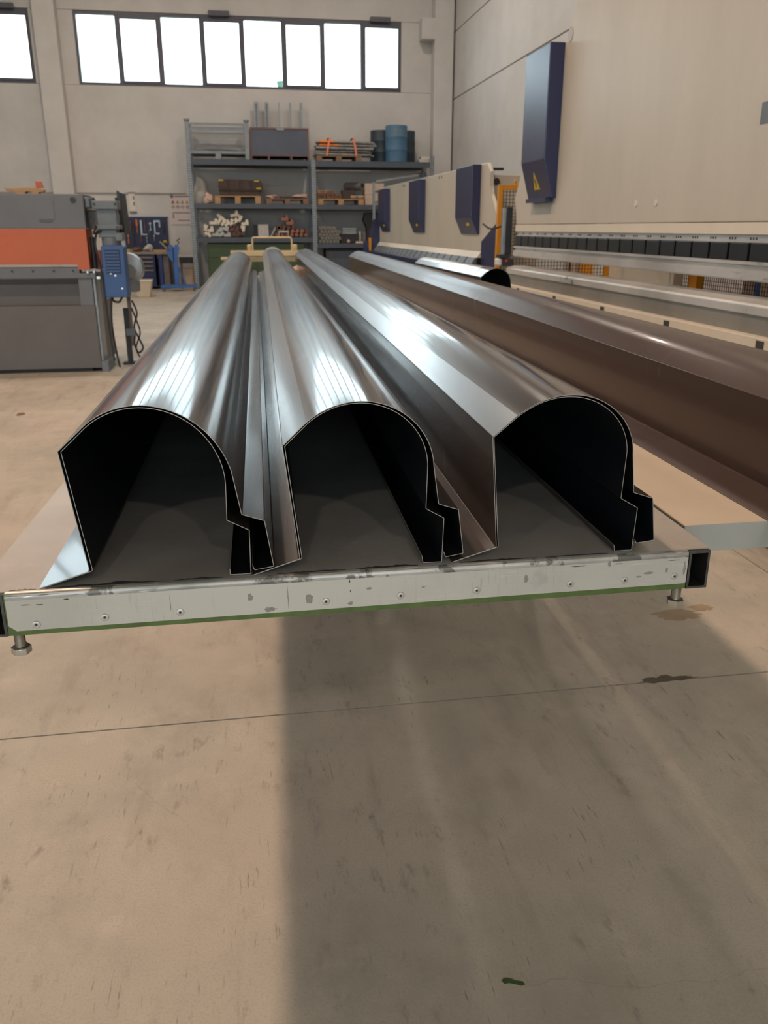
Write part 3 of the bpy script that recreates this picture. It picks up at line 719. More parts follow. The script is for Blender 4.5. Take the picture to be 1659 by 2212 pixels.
profile('folded_profile', 'outer brown profile of the pair nearest the open square rail end', outline(O3), YF, 7.30, .163, .012, SM, G, facet=(O3['pre'][2], O3['facet']))
profile('folded_profile', 'inner profile nested inside the pair nearest the open square rail end', outline(I3), YF + .003, 7.28, .163, .012, SI, G)
dx4, dz4 = .4775, -.0205
profile('folded_profile', 'large brown profile lying alone on the pale side table', outline(O3), .42, 7.65, .182, .004, ST, 'profile pair on the side table', off=(dx4, dz4 + .001))
profile('folded_profile', 'liner profile nested under the lone brown one on the side table', outline(I3), .423, 7.63, .182, .004, SI, 'profile pair on the side table', off=(dx4, dz4 + .001))
p5 = profile('folded_profile', 'short dark profile behind the others with a white film strip on top', outline(O3), 4.6, 6.6, .03, 0, SM, None, off=(1.018, -.0325))
b = MB(); rows = []
for y, e in ((7.10, 0), (7.25, .003), (7.41, .006)):
    d = .136 * (y - YF) / (7.40 - YF); f = .018 * (y - YF) / (7.40 - YF)
    rows.append([b.bm.verts.new((x + d, y + .03 * math.sin(k * 1.7) * (y < 7.2), z + f + .0015 + e + .003 * math.sin(k * 2.3 + y * 9))) for k, (x, z) in enumerate(arc_fit(O2['arc'], 24)[:20])])
for A, B in zip(rows, rows[1:]):
    for i in range(len(A) - 1): b.bm.faces.new((A[i], A[i + 1], B[i + 1], B[i]))
b.build('film_strip', M['film'], p2, smooth=True)['label'] = 'crumpled white film at the far end'
ao = arc_fit(O3['arc']); b = MB(); rows = []
for y, d in ((4.78, .0027), (5.7, .0165), (6.55, .029)):
    rows.append([b.bm.verts.new((x + 1.018 + d + (x - .355) * .012, y + (.12 * (x - .3) / .1 if y < 5 else 0), z - .0325 + .0012)) for x, z in ao[:17]])
for A, B in zip(rows, rows[1:]):
    for i in range(len(A) - 1): b.bm.faces.new((A[i], A[i + 1], B[i + 1], B[i]))
b.build('film_strip', M['film'], p5, smooth=True)['label'] = 'white film strip'

# loose wrapping at the far ends of the profiles
def crumple(name, lab, cat, c, r, seed, m, group=None, flat=None):
    o = MB().blob((0, 0, 0), r, seed, 3, .42, flat).build(name, m, loc=c, smooth=True, sharp=50)
    return tag(o, lab, cat, group)
crumple('wrapping_paper', 'crumpled pale wrapping between the far ends of the middle and right pairs', 'wrapping', (.46, 6.95, .965), (.055, .10, .045), 3, M['paper'], flat=-.033)
tag(MB().cyl((0, 0, .035), (.03, .35, .035), .03, 18).build('cardboard_tube', M['paper'], loc=(.405, 6.75, .9262), smooth=True), 'short pinkish cardboard tube beside the middle profile pair at its far end', 'tube')

# ------------------------------------------------------------------ grey and orange machine at the left
om = thing('plate_rolling_machine', 'low grey sheet metal machine with a wide orange front band', 'machine', (0, 0, 0))
Y0 = 8.29; XE = -1.385
MB().box(-4.4, XE + .01, Y0, Y0 + .95, .035, .615).build('base', M['grey_dark'], om, bevel=.006)
MB().box(-4.4, XE - .08, Y0 + .05, Y0 + .9, 0, .035).build('plinth', M['hole'], om)
MB().box(-4.4, XE - .12, Y0 + .14, Y0 + .85, .615, .89).build('throat_panel', M['grey_dark'], om)
MB().prism([(Y0 + .02, .86), (Y0 + .14, .80), (Y0 + .14, .955), (Y0 + .02, .955)], 'x', -4.4, XE - .10).build('lip', M['grey_mach'], om)
for x in (-2.07, -1.89, -1.71, -1.54):
    MB().cyl((x, Y0 + .02, .925), (x, Y0 + .012, .925), .009, 10).build('bolt', M['black'], om)
MB().box(XE - .118, XE + .004, Y0 + .005, Y0 + .8, .615, .86).build('side_post', M['grey_mach'], om, bevel=.004)
MB().box(XE - .135, XE + .045, Y0 - .012, Y0 + .8, .86, .905).build('post_cap', M['grey_mach'], om, bevel=.006)
MB().prism([(-4.4, 1.29), (-4.4, .985), (XE - .105, .985), (XE - .105, .935), (XE + .0, .935), (XE + .0, 1.29)], 'y', Y0, Y0 + .35).build('cover', M['orange'], om, bevel=.004)
b = MB().prism([(-4.4, 1.292), (XE + .004, 1.292), (XE + .004, 1.585), (-4.4, 1.585)], 'y', Y0 + .004, Y0 + .5)
ub = b.build('upper_beam', M['grey_mach'], om, bevel=.006)
MB().box(-1.78, -1.64, Y0 - .001, Y0 + .004, 1.37, 1.53).build('hatch', M['grey_mach'], ub)
MB().box(-1.775, -1.665, Y0 - .006, Y0 + .002, 1.352, 1.362).build('handle', M['grey_dark'], ub)
MB().cyl((-1.47, Y0 + .002, 1.535), (-1.47, Y0 - .006, 1.535), .024, 20).build('cap', M['black'], ub)
MB().box(XE + .004, XE + .05, Y0 + .05, Y0 + .4, 1.47, 1.56).build('end_plate', M['gear'], ub, bevel=.01)
MB().box(XE + .004, XE + .09, Y0 + .15, Y0 + .5, 1.285, 1.45).build('bearing_block', M['grey_dark'], om, bevel=.006)
MB().box(XE - .01, XE + .09, Y0 + .14, Y0 + .3, 1.452, 1.466).build('bearing_cover', M['paper'], om)
MB().cyl((XE + .03, Y0 + .1, .94), (XE + .03, Y0 + .1, 1.22), .022, 14).build('hydraulic_strut', M['dark_part'], om, smooth=True)
MB().box(XE + .03, XE + .075, Y0 + .14, Y0 + .35, .93, 1.10).build('side_guard', M['orange'], om)
for x, y in ((.02, -.02), (.075, .0)): MB().cyl((XE + x - .04, Y0 + y, .905), (XE + x - .04, Y0 + y, .925), .017, 12).build('clamping_nut', M['zinc'], om)
MB().box(XE + .055, XE + .085, Y0 - .03, Y0 + .03, .855, .875).build('clamping_plate', M['zinc'], om)
MB().box(XE + .006, XE + .028, Y0 + .03, Y0 + .3, .10, .86).build('rear_post', M['galv'], om, bevel=.003)
MB().box(XE + .01, XE + .075, Y0 + .0, Y0 + .4, 0, .10).build('floor_foot', M['gear'], om, bevel=.004)
# gearbox and drive motor hanging at its end
gm = thing('gear_motor', 'grey gearbox above a blue motor cover at the machine end', 'motor', (0, 0, 0))
gx = -1.185
b = MB(); b.box(gx - .115, gx + .105, 8.22, 8.44, 1.455, 1.53); b.box(gx - .085, gx + .085, 8.25, 8.42, 1.315, 1.455)
b.box(gx - .115, gx + .105, 8.22, 8.44, 1.285, 1.325); b.box(gx - .09, gx + .075, 8.25, 8.42, 1.215, 1.285)
gb = b.build('gearbox', M['gear'], gm, bevel=.008)
MB().box(gx + .06, gx + .125, 8.22, 8.40, 1.185, 1.255).build('output_flange', M['gear'], gm, bevel=.008)
for x, z in ((-.095, 1.305), (.085, 1.305), (-.095, 1.50), (.085, 1.50)):
    MB().cyl((gx + x, 8.22, z), (gx + x, 8.208, z), .009, 8).build('bolt', M['dark_part'], gb)
for x in (-.11, .09): MB().cyl((gx + x, 8.3, 1.53), (gx + x, 8.3, 1.556), .012, 10).build('eye_bolt', M['dark_part'], gb)
MB().cyl((gx + .01, 8.33, 1.13), (gx + .01, 8.33, 1.215), .085, 20).build('coupling', M['gear'], gm, smooth=True)
mc = MB().prism([(-.095, .69), (.105, .69), (.105, 1.135), (.09, 1.15), (-.08, 1.15), (-.095, 1.135)], 'y', 8.21, 8.44).build('motor_cover', M['blue_motor'], gm, (gx + .02, 0, 0), bevel=.008)
MB().box(-.065, .065, 8.200, 8.21, .905, 1.11).build('grille', M['navy_grille'], mc)
sl = None
for k in range(7):
    if sl is None: sl = MB().box(-.06, .06, 8.196, 8.200, 0, .014).build('slat', M['blue_motor'], mc, (0, 0, .915))
    else: piece(sl, (0, 0, .915 + k * .028), mc)
for x, z in ((.01, .885), (.06, .77), (-.03, .905)):
    MB().cyl((x, 8.21, z), (x, 8.202, z), .009, 12).build('screw', M['zinc'], mc)
for pts in ([(gx - .03, 8.3, .69), (gx - .02, 8.28, .655), (gx + .03, 8.28, .645), (gx + .06, 8.3, .69)],
            [(gx - .04, 8.32, .70), (gx - .06, 8.31, .45), (gx - .05, 8.33, .20), (gx - .03, 8.34, .03)],
            [(gx - .10, 8.3, 1.28), (gx - .13, 8.28, 1.15), (gx - .10, 8.3, .9), (gx - .09, 8.3, .5), (gx - .07, 8.3, .1)],
            [(gx - .14, 8.26, 1.36), (gx - .10, 8.20, 1.31), (gx - .12, 8.22, 1.25), (gx - .06, 8.25, 1.27)]):
    MB().tube(pts, .010, 8, 6).build('cable', M['cable'], gm, smooth=True)
st = thing('foot_pedal_stand', 'dark slim control post with hanging cables beside the rolling machine', 'control post', (-1.16, 8.75, 0))
MB().box(-.03, .02, -.02, .02, .02, .55).build('post', M['dark_part'], st, bevel=.003)
MB().box(-.07, .09, -.06, .06, 0, .02).build('base_plate', M['dark_part'], st)
b = MB()
b.tube([(.06, 0, .62), (.10, -.01, .5), (.06, 0, .36), (.10, -.02, .25), (.13, -.02, .16), (.08, 0, .11), (.05, 0, .2), (.07, 0, .33)], .009, 8, 6)
b.tube([(.05, 0, .55), (.09, 0, .42), (.11, .01, .3), (.06, 0, .15), (.12, -.02, .03), (.18, -.05, .012)], .008, 8, 6)
b.build('hanging_cable', M['cable'], st, smooth=True)
MB().box(-.02, .07, -.03, .0, .28, .35).build('junction_box', M['gear'], st, bevel=.004)
MB().prism([(-.045, 1.245), (.012, 1.235), (-.002, 1.61), (-.035, 1.63)], 'y', 8.55, 8.95).build('control_panel', M['black'], gm, loc=(-1.085, 0, 0), bevel=.006)
MB().box(gx + .02, gx + .075, 8.44, 8.7, 1.34, 1.42).build('panel_bracket', M['gear'], gm)
bl = thing('blower', 'round silver blower motor behind the blue motor cover', 'blower', (-1.285, 10.2, .86))
MB().cyl((0, -.10, 0), (0, .10, 0), .172, 28).build('housing', M['silver'], bl, bevel=.012, smooth=True)
MB().cyl((.02, -.14, -.02), (.02, -.10, -.02), .07, 20).build('intake', M['gear'], bl, smooth=True)
MB().box(-.14, .10, -.12, .12, -.25, -.12).build('foot', M['gear'], bl, bevel=.006)
MB().cyl((0, -.17, -.05), (-.10, -.17, -.05), .05, 14).build('hub', M['grey_dark'], bl, smooth=True)
MB().box(-.05, -.01, -.02, .02, -.86, -.25).build('pedestal', M['grey_dark'], bl, bevel=.004)
# wooden offcut with an orange cap lying on the machine top
wd = thing('wooden_trestle', 'pale wooden offcut lying on the grey machine top', 'offcut', (-1.93, 8.6, 1.5855))
MB().prism([(-.18, .055), (-.15, .03), (-.075, .03), (-.08, 0), (.0, 0), (.01, .03), (.06, .03), (.07, 0), (.12, 0), (.12, .025), (.165, .025), (.17, .045), (.10, .06)], 'y', -.05, .05).build('block', M['wood'], wd, bevel=.003)
cp = MB().prism([(-.03, 0), (.035, 0), (.02, .055), (-.03, .055)], 'y', -.03, .03).build('orange_wedge', M['orange'], loc=(-1.80, 8.6, 1.646), bevel=.005)
tag(cp, 'small orange wedge sitting on the wooden offcut', 'wedge')
wb_ = thing('plastic_crate', 'small white plastic bin on the floor behind the blower', 'bin', (-1.96, 17.6, 0))
b = MB().prism([(-.12, -.15), (.12, -.15), (.12, .15), (-.12, .15)], 'z', 0, .30, [(-.17, -.17), (.17, -.17), (.17, .17), (-.17, .17)])
b.build('body', M['beige'], wb_, bevel=.01)
MB().box(-.18, .18, -.18, .18, .30, .33).build('lid', M['white'], wb_, bevel=.006)

# ------------------------------------------------------------------ near press brake
pb = thing('press_brake', 'large cream press brake filling the right with one navy ram cover', 'press brake', (0, 0, 0))
X = 2.2
b = MB().prism([(.6, 1.325), (6.86, 1.325), (6.93, 1.53), (6.76, 1.76), (5.97, 2.50), (5.62, 2.84), (5.45, 3.30), (5.40, 3.95), (.6, 3.95)], 'x', X, X + .16)
body = b.build('ram_plate', M['cream'], pb, bevel=.006)
MB().box(X - .006, X + .16, .6, 6.86, 1.272, 1.322).build('lower_band', M['cream_light'], pb)
MB().cyl((X - .004, 5.90, 2.50), (X + .01, 5.90, 2.50), .045, 24).build('lifting_hole', M['bag'], body)
for y, z in ((4.70, 1.428), (4.46, 1.426)):
    MB().cyl((X - .004, y, z), (X + .01, y, z), .017, 16).build('plug', M['cream_light'], body)
MB().box(X - .002, X + .001, 3.15, 3.575, 1.715, 1.80).build('name_plate', M['gear'], body)
nv = MB(); ya, yb, xa = 5.985, 6.49, X - .105
v = [(xa, ya, 2.47), (xa, yb, 2.47), (X, yb, 2.47), (X, ya, 2.47), (xa, ya, 1.75), (xa, yb, 1.75), (X - .035, ya, 1.50), (X - .035, yb, 1.50), (X, ya, 1.50), (X, yb, 1.50), (X, ya, 1.75), (X, yb, 1.75)]
vs = [nv.bm.verts.new(p) for p in v]
for f in ((0, 1, 2, 3), (0, 4, 5, 1), (4, 6, 7, 5), (6, 8, 9, 7), (0, 3, 10, 4), (4, 10, 8, 6), (1, 5, 11, 2), (5, 7, 9, 11), (2, 11, 10, 3), (11, 9, 8, 10)): nv.bm.faces.new([vs[i] for i in f])
cv = nv.build('ram_cover', M['navy'], pb, bevel=.006)
MB().box(X - .06, X, ya + .06, yb - .02, 1.475, 1.502).build('cover_foot', M['navy'], pb)
# triangular warning label on the slanted face
sl0 = Vector((xa, 0, 1.75)); sl1 = Vector((X - .035, 0, 1.50)); dn = (sl1 - sl0).normalized(); nn = Vector((-.963, 0, -.27)).normalized()
b = MB()
P = lambda u, w, o: sl0 + dn * w + Vector((0, u, 0)) + nn * o
tri = [(6.30, .195), (6.175, .195), (6.245, .075)]
A = [b.bm.verts.new(P(u, w, .004)) for u, w in tri]; B = [b.bm.verts.new(P(u, w, .001)) for u, w in tri]
b.bm.faces.new(A); b.bm.faces.new(B[::-1])
for i in range(3): b.bm.faces.new((A[i], B[i], B[(i + 1) % 3], A[(i + 1) % 3]))
wlab = b.build('warning_label', M['warning'], cv)
b = MB()
for q in ([(6.252, .12), (6.238, .12), (6.225, .155), (6.245, .15)], [(6.245, .15), (6.232, .15), (6.236, .178), (6.243, .178)]):
    A = [b.bm.verts.new(P(u, w, .0065)) for u, w in q]; B = [b.bm.verts.new(P(u, w, .004)) for u, w in q]
    b.bm.faces.new(A); b.bm.faces.new(B[::-1])
    for i in range(4): b.bm.faces.new((A[i], B[i], B[(i + 1) % 4], A[(i + 1) % 4]))
b.build('bolt_symbol', M['navy'], wlab)
MB().box(X + .005, X + .12, 1.2, 6.85, 1.238, 1.2715).build('clamp_rail', M['tool'], pb)
cl = None
y = 1.6
while y < 6.82:
    if cl is None:
        b = MB().box(X - .012, X + .10, -.072, .072, 1.160, 1.237); cl = b.build('clamp', M['clamp'], pb, (0, y, 0), bevel=.004)
    else: piece(cl, (0, y, 0), pb)
    y += .1665
MB().box(X + .02, X + .09, 1.2, 6.85, 1.165, 1.246).build('clamp_back', M['hole'], pb)
b = MB(); yq = 1.6
while yq < 6.8:
    for d in (-.022, 0, .022): b.box(X + .0035, X + .008, yq + .083 + d - .005, yq + .083 + d + .005, 1.250, 1.260)
    yq += .1665
tag(b.build('screw_holes', M['hole'], pb), kind='stuff')
MB().prism([(X + .02, 1.160), (X - .014, 1.160), (X - .014, 1.146), (X + .004, 1.142), (X + .004, 1.128), (X - .018, 1.122), (X - .018, 1.085), (X - .012, 1.078), (X + .06, 1.084), (X + .09, 1.13), (X + .09, 1.160)], 'y', 1.2, 6.86).build('punch', M['tool'], pb)
MB().prism([(X - .042, .943), (X + .12, .943), (X + .12, 1.002), (X + .02, 1.002), (X - .035, .990), (X - .042, .980)], 'y', 1.2, 6.95).build('die', M['tool'], pb, bevel=.003)
MB().box(X - .03, X + .12, 1.2, 6.93, .862, .943).build('die_holder', M['tool_dark'], pb)
lb = MB().box(X - .08, X + .10, .6, 6.96, .05, .862).build('bed', M['cream_light'], pb, bevel=.004)
hp = None
for y in (3.23, 4.05, 4.86, 5.68, 6.49, 2.41):
    if hp is None: hp = MB().box(X - .082, X - .065, -.028, .028, -.016, .016).build('square_hole', M['hole'], lb, (0, y, .835))
    else: piece(hp, (0, y, .835), lb)
MB().box(X + .16, X + 1.2, .75, .81, 0, 3.6).build('side_frame', M['cream'], pb, bevel=.01)
MB().box(X + .10, X + .9, .62, 6.4, .02, .6).build('rear_bed', M['cream'], pb)
# light curtain arm hanging at its far end
la = thing('sensor_arm', 'grey strut with a white lamp head at the end of the near press brake', 'sensor', (0, 0, 0))
MB().box(2.125, 2.155, 6.99, 7.03, 1.08, 1.45).build('strut', M['silver'], la, bevel=.003)
MB().box(2.157, 2.20, 6.98, 7.05, 1.09, 1.46).build('slide', M['dark_part'], la, bevel=.003)
MB().box(2.10, 2.19, 6.97, 7.06, 1.06, 1.09).build('clamp_block', M['black'], la, bevel=.004)
MB().lathe([(.022, 0), (.032, .01), (.032, .05), (.02, .06)], (2.105, 7.0, 1.0), 16).build('lamp_head', M['white'], la, smooth=True)
MB().prism([(2.13, 1.0), (2.235, 1.005), (2.215, 1.055), (2.13, 1.06)], 'y', 6.965, 7.05).build('laser_box', M['black'], la, bevel=.004)
MB().cyl((2.16, 6.964, 1.04), (2.16, 6.957, 1.04), .011, 12).build('indicator', M['red'], la)
MB().tube([(2.16, 7.06, 1.32), (2.09, 7.2, 1.29), (2.06, 7.35, 1.33)], .008, 8, 6).build('cable', M['cable'], la, smooth=True)

# ------------------------------------------------------------------ far press brake
fb = thing('press_brake', 'cream press brake with three navy covers in front of the racking', 'press brake', (0, 0, 0))
X = 2.6
MB().prism([(16.5, 1.05), (9.32, 1.05), (9.32, 1.165), (8.70, 1.37), (9.03, 1.63), (9.07, 1.72), (9.07, 1.86), (9.20, 1.95), (16.5, 2.0)], 'x', X, X + .04).build('ram_plate', M['cream'], fb, bevel=.008)
MB().prism([(X - .05, .985), (X + .12, .985), (X + .12, 1.05), (X, 1.05)], 'y', 9.32, 16.5).build('lower_band', M['cream_light'], fb)
cv = None
for y in (9.42, 12.33, 15.32):
    if cv is None:
        nv = MB(); w, xa = .74, X - .10
        v = [(xa, 0, 1.945), (xa, w, 1.945), (X, w, 1.945), (X, 0, 1.945), (xa, 0, 1.41), (xa, w, 1.41), (X - .02, 0, 1.23), (X - .02, w, 1.23), (X, 0, 1.23), (X, w, 1.23), (X, 0, 1.41), (X, w, 1.41)]
        vs = [nv.bm.verts.new(p) for p in v]
        for f in ((0, 1, 2, 3), (0, 4, 5, 1), (4, 6, 7, 5), (6, 8, 9, 7), (0, 3, 10, 4), (4, 10, 8, 6), (1, 5, 11, 2), (5, 7, 9, 11), (2, 11, 10, 3), (11, 9, 8, 10)): nv.bm.faces.new([vs[i] for i in f])
        cv = nv.build('ram_cover', M['navy'], fb, (0, y, 0), bevel=.006); c = cv
    else: c = piece(cv, (0, y, 0), fb)
    MB().prism([(.18, 1.32), (.30, 1.32), (.24, 1.39)], 'x', X - .075, X - .068).build('warning_label', M['warning'], c)
for y, z in ((11.4, 1.92), (14.0, 1.93)):
    for d in (-.07, .07): MB().cyl((X - .003, y + d, z), (X + .01, y + d, z), .018, 12).build('plug', M['hole'], fb)
cl = None
for k in range(20):
    y = 9.52 + k * .36
    if cl is None:
        b = MB().prism([(X - .12, .885), (X - .02, .885), (X - .02, .985), (X - .055, .985)], 'y', -.155, .155); cl = b.build('clamp', M['gear'], fb, (0, y, 0), bevel=.004)
    else: piece(cl, (0, y, 0), fb)
MB().box(X - .04, X + .06, 9.32, 16.5, .88, .985).build('clamp_back', M['clamp'], fb)
MB().box(X - .22, X + .1, 9.32, 16.5, .80, .885).build('bed_rail', M['navy'], fb, bevel=.004)
MB().box(X - .12, X + .1, 9.32, 16.5, .02, .80).build('bed', M['navy'], fb)
MB().prism([(8.66, .02), (9.30, .02), (9.30, 1.158), (8.68, 1.362)], 'x', X - .01, X + .04).build('side_plate', M['navy'], fb, bevel=.006)
MB().prism([(16.51, .02), (17.0, .02), (17.0, 1.2), (16.51, 1.45)], 'x', X - .12, X + .4).build('side_plate', M['navy'], fb, bevel=.006)
MB().box(X - .20, X - .15, 16.55, 16.6, .80, 1.12).build('light_curtain', M['yellow'], fb, bevel=.004)
MB().box(X - .30, X - .22, 16.55, 16.62, .02, 1.06).build('light_curtain_post', M['navy'], fb)
b = MB(); b.box(X + .02, X + .10, 16.1, 16.5, 2.0, 2.04)
MB().prism([(X - .06, 2.10), (X + .75, 2.22), (X + .75, 2.25), (X - .06, 2.14)], 'y', 16.55, 16.7).build('top_pipe', M['silver'], fb)
MB().box(X - .12, X - .08, 16.52, 16.6, 1.36, 2.1).build('pipe_post', M['galv'], fb)
MB().box(X + .14, X + .8, 12.4, 16.4, .02, 1.7).build('rear_frame', M['cream'], fb)
ca = thing('hydraulic_cabinet', 'pale cream cabinet behind the yellow mesh guard', 'cabinet', (0, 0, 0))
MB().box(2.765, 3.35, 9.62, 10.7, .0, 1.855).build('body', M['cream'], ca, bevel=.008)
for x, z, r in ((2.83, 1.785, .036), (2.828, 1.50, .046)): MB().cyl((x, 9.622, z), (x, 9.60, z), r, 16).build('grommet', M['black'], ca, smooth=True)
MB().box(2.772, 2.79, 9.585, 9.62, 1.55, 1.90).build('stay', M['gear'], ca)
MB().box(2.772, 2.90, 9.585, 9.63, 1.90, 1.925).build('bracket', M['dark_part'], ca)

# ------------------------------------------------------------------ yellow guards
def guard(name, lab, p, length, z0, z1, along, pitch):
    t = thing(name, lab, 'fence', p)
    def bx(a0, a1, z0_, z1_, d):
        return MB().box(a0, a1, -d, d, z0_, z1_) if along == 'x' else MB().box(-d, d, a0, a1, z0_, z1_)
    bx(-.02, .02, 0, z1, .02).build('post', M['yellow'], t, bevel=.003)
    bx(length - .02, length + .02, 0, z1, .02).build('post', M['yellow'], t, bevel=.003)
    bx(.021, length - .021, z1 - .04, z1, .018).build('top_rail', M['yellow'], t, bevel=.003)
    bx(.021, length - .021, z0, z0 + .04, .018).build('bottom_rail', M['yellow'], t, bevel=.003)
    b = MB(); n = int(length / pitch)
    def add(a0, a1, z0_, z1_):
        b.box(a0, a1, -.0025, .0025, z0_, z1_) if along == 'x' else b.box(-.0025, .0025, a0, a1, z0_, z1_)
    for k in range(1, n): a = k * length / n; add(a - .002, a + .002, z0 + .03, z1 - .03)
    for k in range(1, int((z1 - z0) / pitch)): z = z0 + k * pitch; add(.02, length - .02, z - .002, z + .002)
    tag(b.build('wire_mesh', M['dark_part'], t), kind='stuff')
    return t
g1 = guard('mesh_guard', 'yellow framed wire mesh guard between the two press brakes', (2.275, 7.6, 0), 1.05, .10, 1.655, 'x', .03)
MB().lathe([(.009, 0), (.009, .018), (.014, .022), (.014, .04), (.006, .045)], (.135, 0, 1.655), 12).build('latch', M['yellow'], g1)
g2 = guard('mesh_guard', 'yellow framed wire mesh guard seen through the near press brake gap', (3.55, 5.2, 0), 3.05, .10, 1.6, 'y', .03)
for y in (8.45,): MB().box(3.50, 3.56, y - .30, y + .22, .5, 1.5).build('yellow_post', M['yellow'], g2).location = (-3.55, -5.2, 0)
MB().box(3.50, 3.56, 6.28, 6.40, .1, 1.5).build('yellow_post', M['yellow'], g2).location = (-3.55, -5.2, 0)
pc = thing('electrical_cabinet', 'pale panel behind the near press brake between yellow posts', 'cabinet', (3.45, 7.3, 0))
MB().box(-.05, .03, -.84, .8, 0, 1.7).build('body', M['white'], pc, bevel=.006)
MB().box(-.054, -.05, -.78, .74, .1, 1.6).build('door', M['cream_light'], pc)
for k, (y, h, m, lab) in enumerate([(5.85, 1.02, 'card_pale', 'pale carton behind the press brake gap nearest the right edge'), (5.35, 1.05, 'card', 'tan carton right of the pale one behind the press brake gap'),
                                    (9.6, 1.06, 'card_pale', 'pale carton farthest along behind the press brake gap'), (9.05, 1.04, 'copper_dark', 'reddish carton beside the yellow post behind the press brake gap')]):
    t = thing('carton_stack', lab, 'carton', (3.95, y, 0))
    MB().box(-.2, .2, -.19, .19, 0, h).build('box', M[m], t, bevel=.006)
    MB().box(-.205, -.2, -.03, .03, .5, h).build('tape', M['trolley_blue'] if k == 0 else M['crate_brown'], t)

# ------------------------------------------------------------------ pallet racking against the far wall
RY0, RY1 = 19.5, 20.5
rk = thing('pallet_rack', 'two bay dark grey pallet rack with galvanised uprights on the far wall', 'rack', (0, 0, 0))
def upright(x, y, h, face):
    b = MB(); w = .045
    b.box(x - w, x - w + .014, y, y + .003, 0, h); b.box(x + w - .014, x + w, y, y + .003, 0, h); b.box(x - .010, x + .010, y, y + .003, 0, h)
    z = 0
    while z < h - .03:
        b.box(x - w + .014, x - .010, y, y + .003, z, z + .024); b.box(x + .010, x + w - .014, y, y + .003, z, z + .024); z += .05
    b.box(x - w, x - w + .003, y + .003, y + .07, 0, h); b.box(x + w - .003, x + w, y + .003, y + .07, 0, h)
    u = b.build('upright', M['galv'], rk)
    MB().box(x - w + .004, x + w - .004, y + .03, y + .066, 0, h - .01).build('upright_core', M['rack_grey'], u)
    MB().box(x - .07, x + .07, y - .02, y + .09, 0, .008).build('foot_plate', M['galv'], u)
for x, h in ((-1.02, 2.78), (1.62, 2.72), (4.255, 2.80)):
    upright(x, RY0, h, 0); upright(x, RY1 - .08, h, 0)
    for z in (.3, 1.2, 2.1): MB().tube([(x, RY0 + .07, z), (x, RY1 - .08, z + .5)], .014, 6).build('frame_brace', M['galv'], rk)
LV = [(-.975, 1.575, (.99, 1.10), (1.69, 1.795), (2.565, 2.68)), (1.665, 4.21, (.87, .965), (1.675, 1.78), (2.55, 2.67))]
for xa, xb, *lv in LV:
    for za, zb in lv:
        for y in (RY0 + .005, RY1 - .06):
            MB().box(xa, xb, y, y + .05, za, zb - .004).build('beam', M['rack_grey'], rk, bevel=.004)
        n = 4; w = (xb - xa) / n
        for k in range(n): MB().box(xa + k * w + .003, xa + (k + 1) * w - .003, RY0 + .004, RY1 - .01, zb - .004, zb).build('deck_panel', M['rack_grey'], rk)
Z1a, Z2a, Z3a = 1.10, 1.795, 2.68      # deck heights in the bay beside the green cabinet
Z1b, Z2b, Z3b = .965, 1.78, 2.67       # deck heights in the bay behind the far press brake
# spare upright posts stored standing behind the racking
for k, (x, w, lab) in enumerate([(.47, .05, 'first and widest of five galvanised posts standing behind the slate box'), (.70, .04, 'second galvanised post behind the slate box, beside the widest'),
                                 (.97, .014, 'third thin post behind the slate box'), (1.215, .018, 'fourth thin post behind the slate box'), (1.455, .026, 'fifth post nearest the bar bundle behind the slate box')]):
    b = MB(); y = 20.43; b.box(x - w, x + w, y, y + .004, Z3a, 3.92); b.box(x - w, x - w + .004, y + .004, y + .04, Z3a, 3.92); b.box(x + w - .004, x + w, y + .004, y + .04, Z3a, 3.92)
    o = b.build('steel_post', M['galv']); tag(o, lab, 'post', 'posts standing behind the rack')
    if k < 2: 
        h = MB()
        for q in range(26): h.box(x - .018, x + .018, y - .0025, y, 2.7 + q * .046, 2.722 + q * .046)
        tag(h.build('slot_row', M['hole'], o), kind='stuff')
def pallet(name, lab, x0, x1, z, m, y0=19.56, y1=20.35, h=.115, group=None):
    t = thing(name, lab, 'pallet', ((x0 + x1) / 2, 0, z), group=group); w = (x1 - x0) / 2
    for k in range(5):
        ya = y0 + k * (y1 - y0) / 5
        MB().box(-w, w, ya + .008, ya + (y1 - y0) / 5 - .008, h - .022, h).build('plank', m, t, bevel=.003)
    for xc in (-w + .06, 0, w - .06):
        for yc in (y0 + .06, (y0 + y1) / 2, y1 - .06):
            MB().box(xc - .06, xc + .06, yc - .05, yc + .05, .016, h - .022).build('block', m, t, bevel=.003)
        MB().box(xc - .06, xc + .06, y0, y1, 0, .016).build('bottom_board', m, t)
    return t
# top level, first bay
sc_ = thing('mesh_stillage', 'galvanised mesh sided stillage on the top shelf end', 'crate', (-.39, 0, Z3a))
w = .615
for x in (-w, w):
    for y in (19.56, 20.3):
        b = MB(); b.box(x - .045, x + .045, y - .035, y + .035, 0, .72); b.build('corner_post', M['galv_mesh'], sc_, bevel=.004)
        MB().lathe([(.045, .72), (.06, .745), (.06, .775), (.03, .78), (.025, .75)], (x, y, 0), 12).build('stacking_cup', M['galv_mesh'], sc_, smooth=True)
for y in (19.56, 20.3):
    for za, zb in ((.66, .705), (.56, .60), (.115, .165)): MB().box(-w + .045, w - .045, y - .015, y + .015, za, zb).build('rail', M['galv_mesh'], sc_)
    MB().box(-.06, .06, y - .03, y + .03, 0, .115).build('center_block', M['galv_mesh'], sc_)
    b = MB()
    for k in range(1, 30): b.box(-w + .045 + k * .0385, -w + .048 + k * .0385, y - .003, y + .003, .165, .56)
    for k in range(1, 11): b.box(-w + .045, w - .045, y - .003, y + .003, .165 + k * .036, .168 + k * .036)
    tag(b.build('wire_mesh', M['galv_mesh'], sc_), kind='stuff')
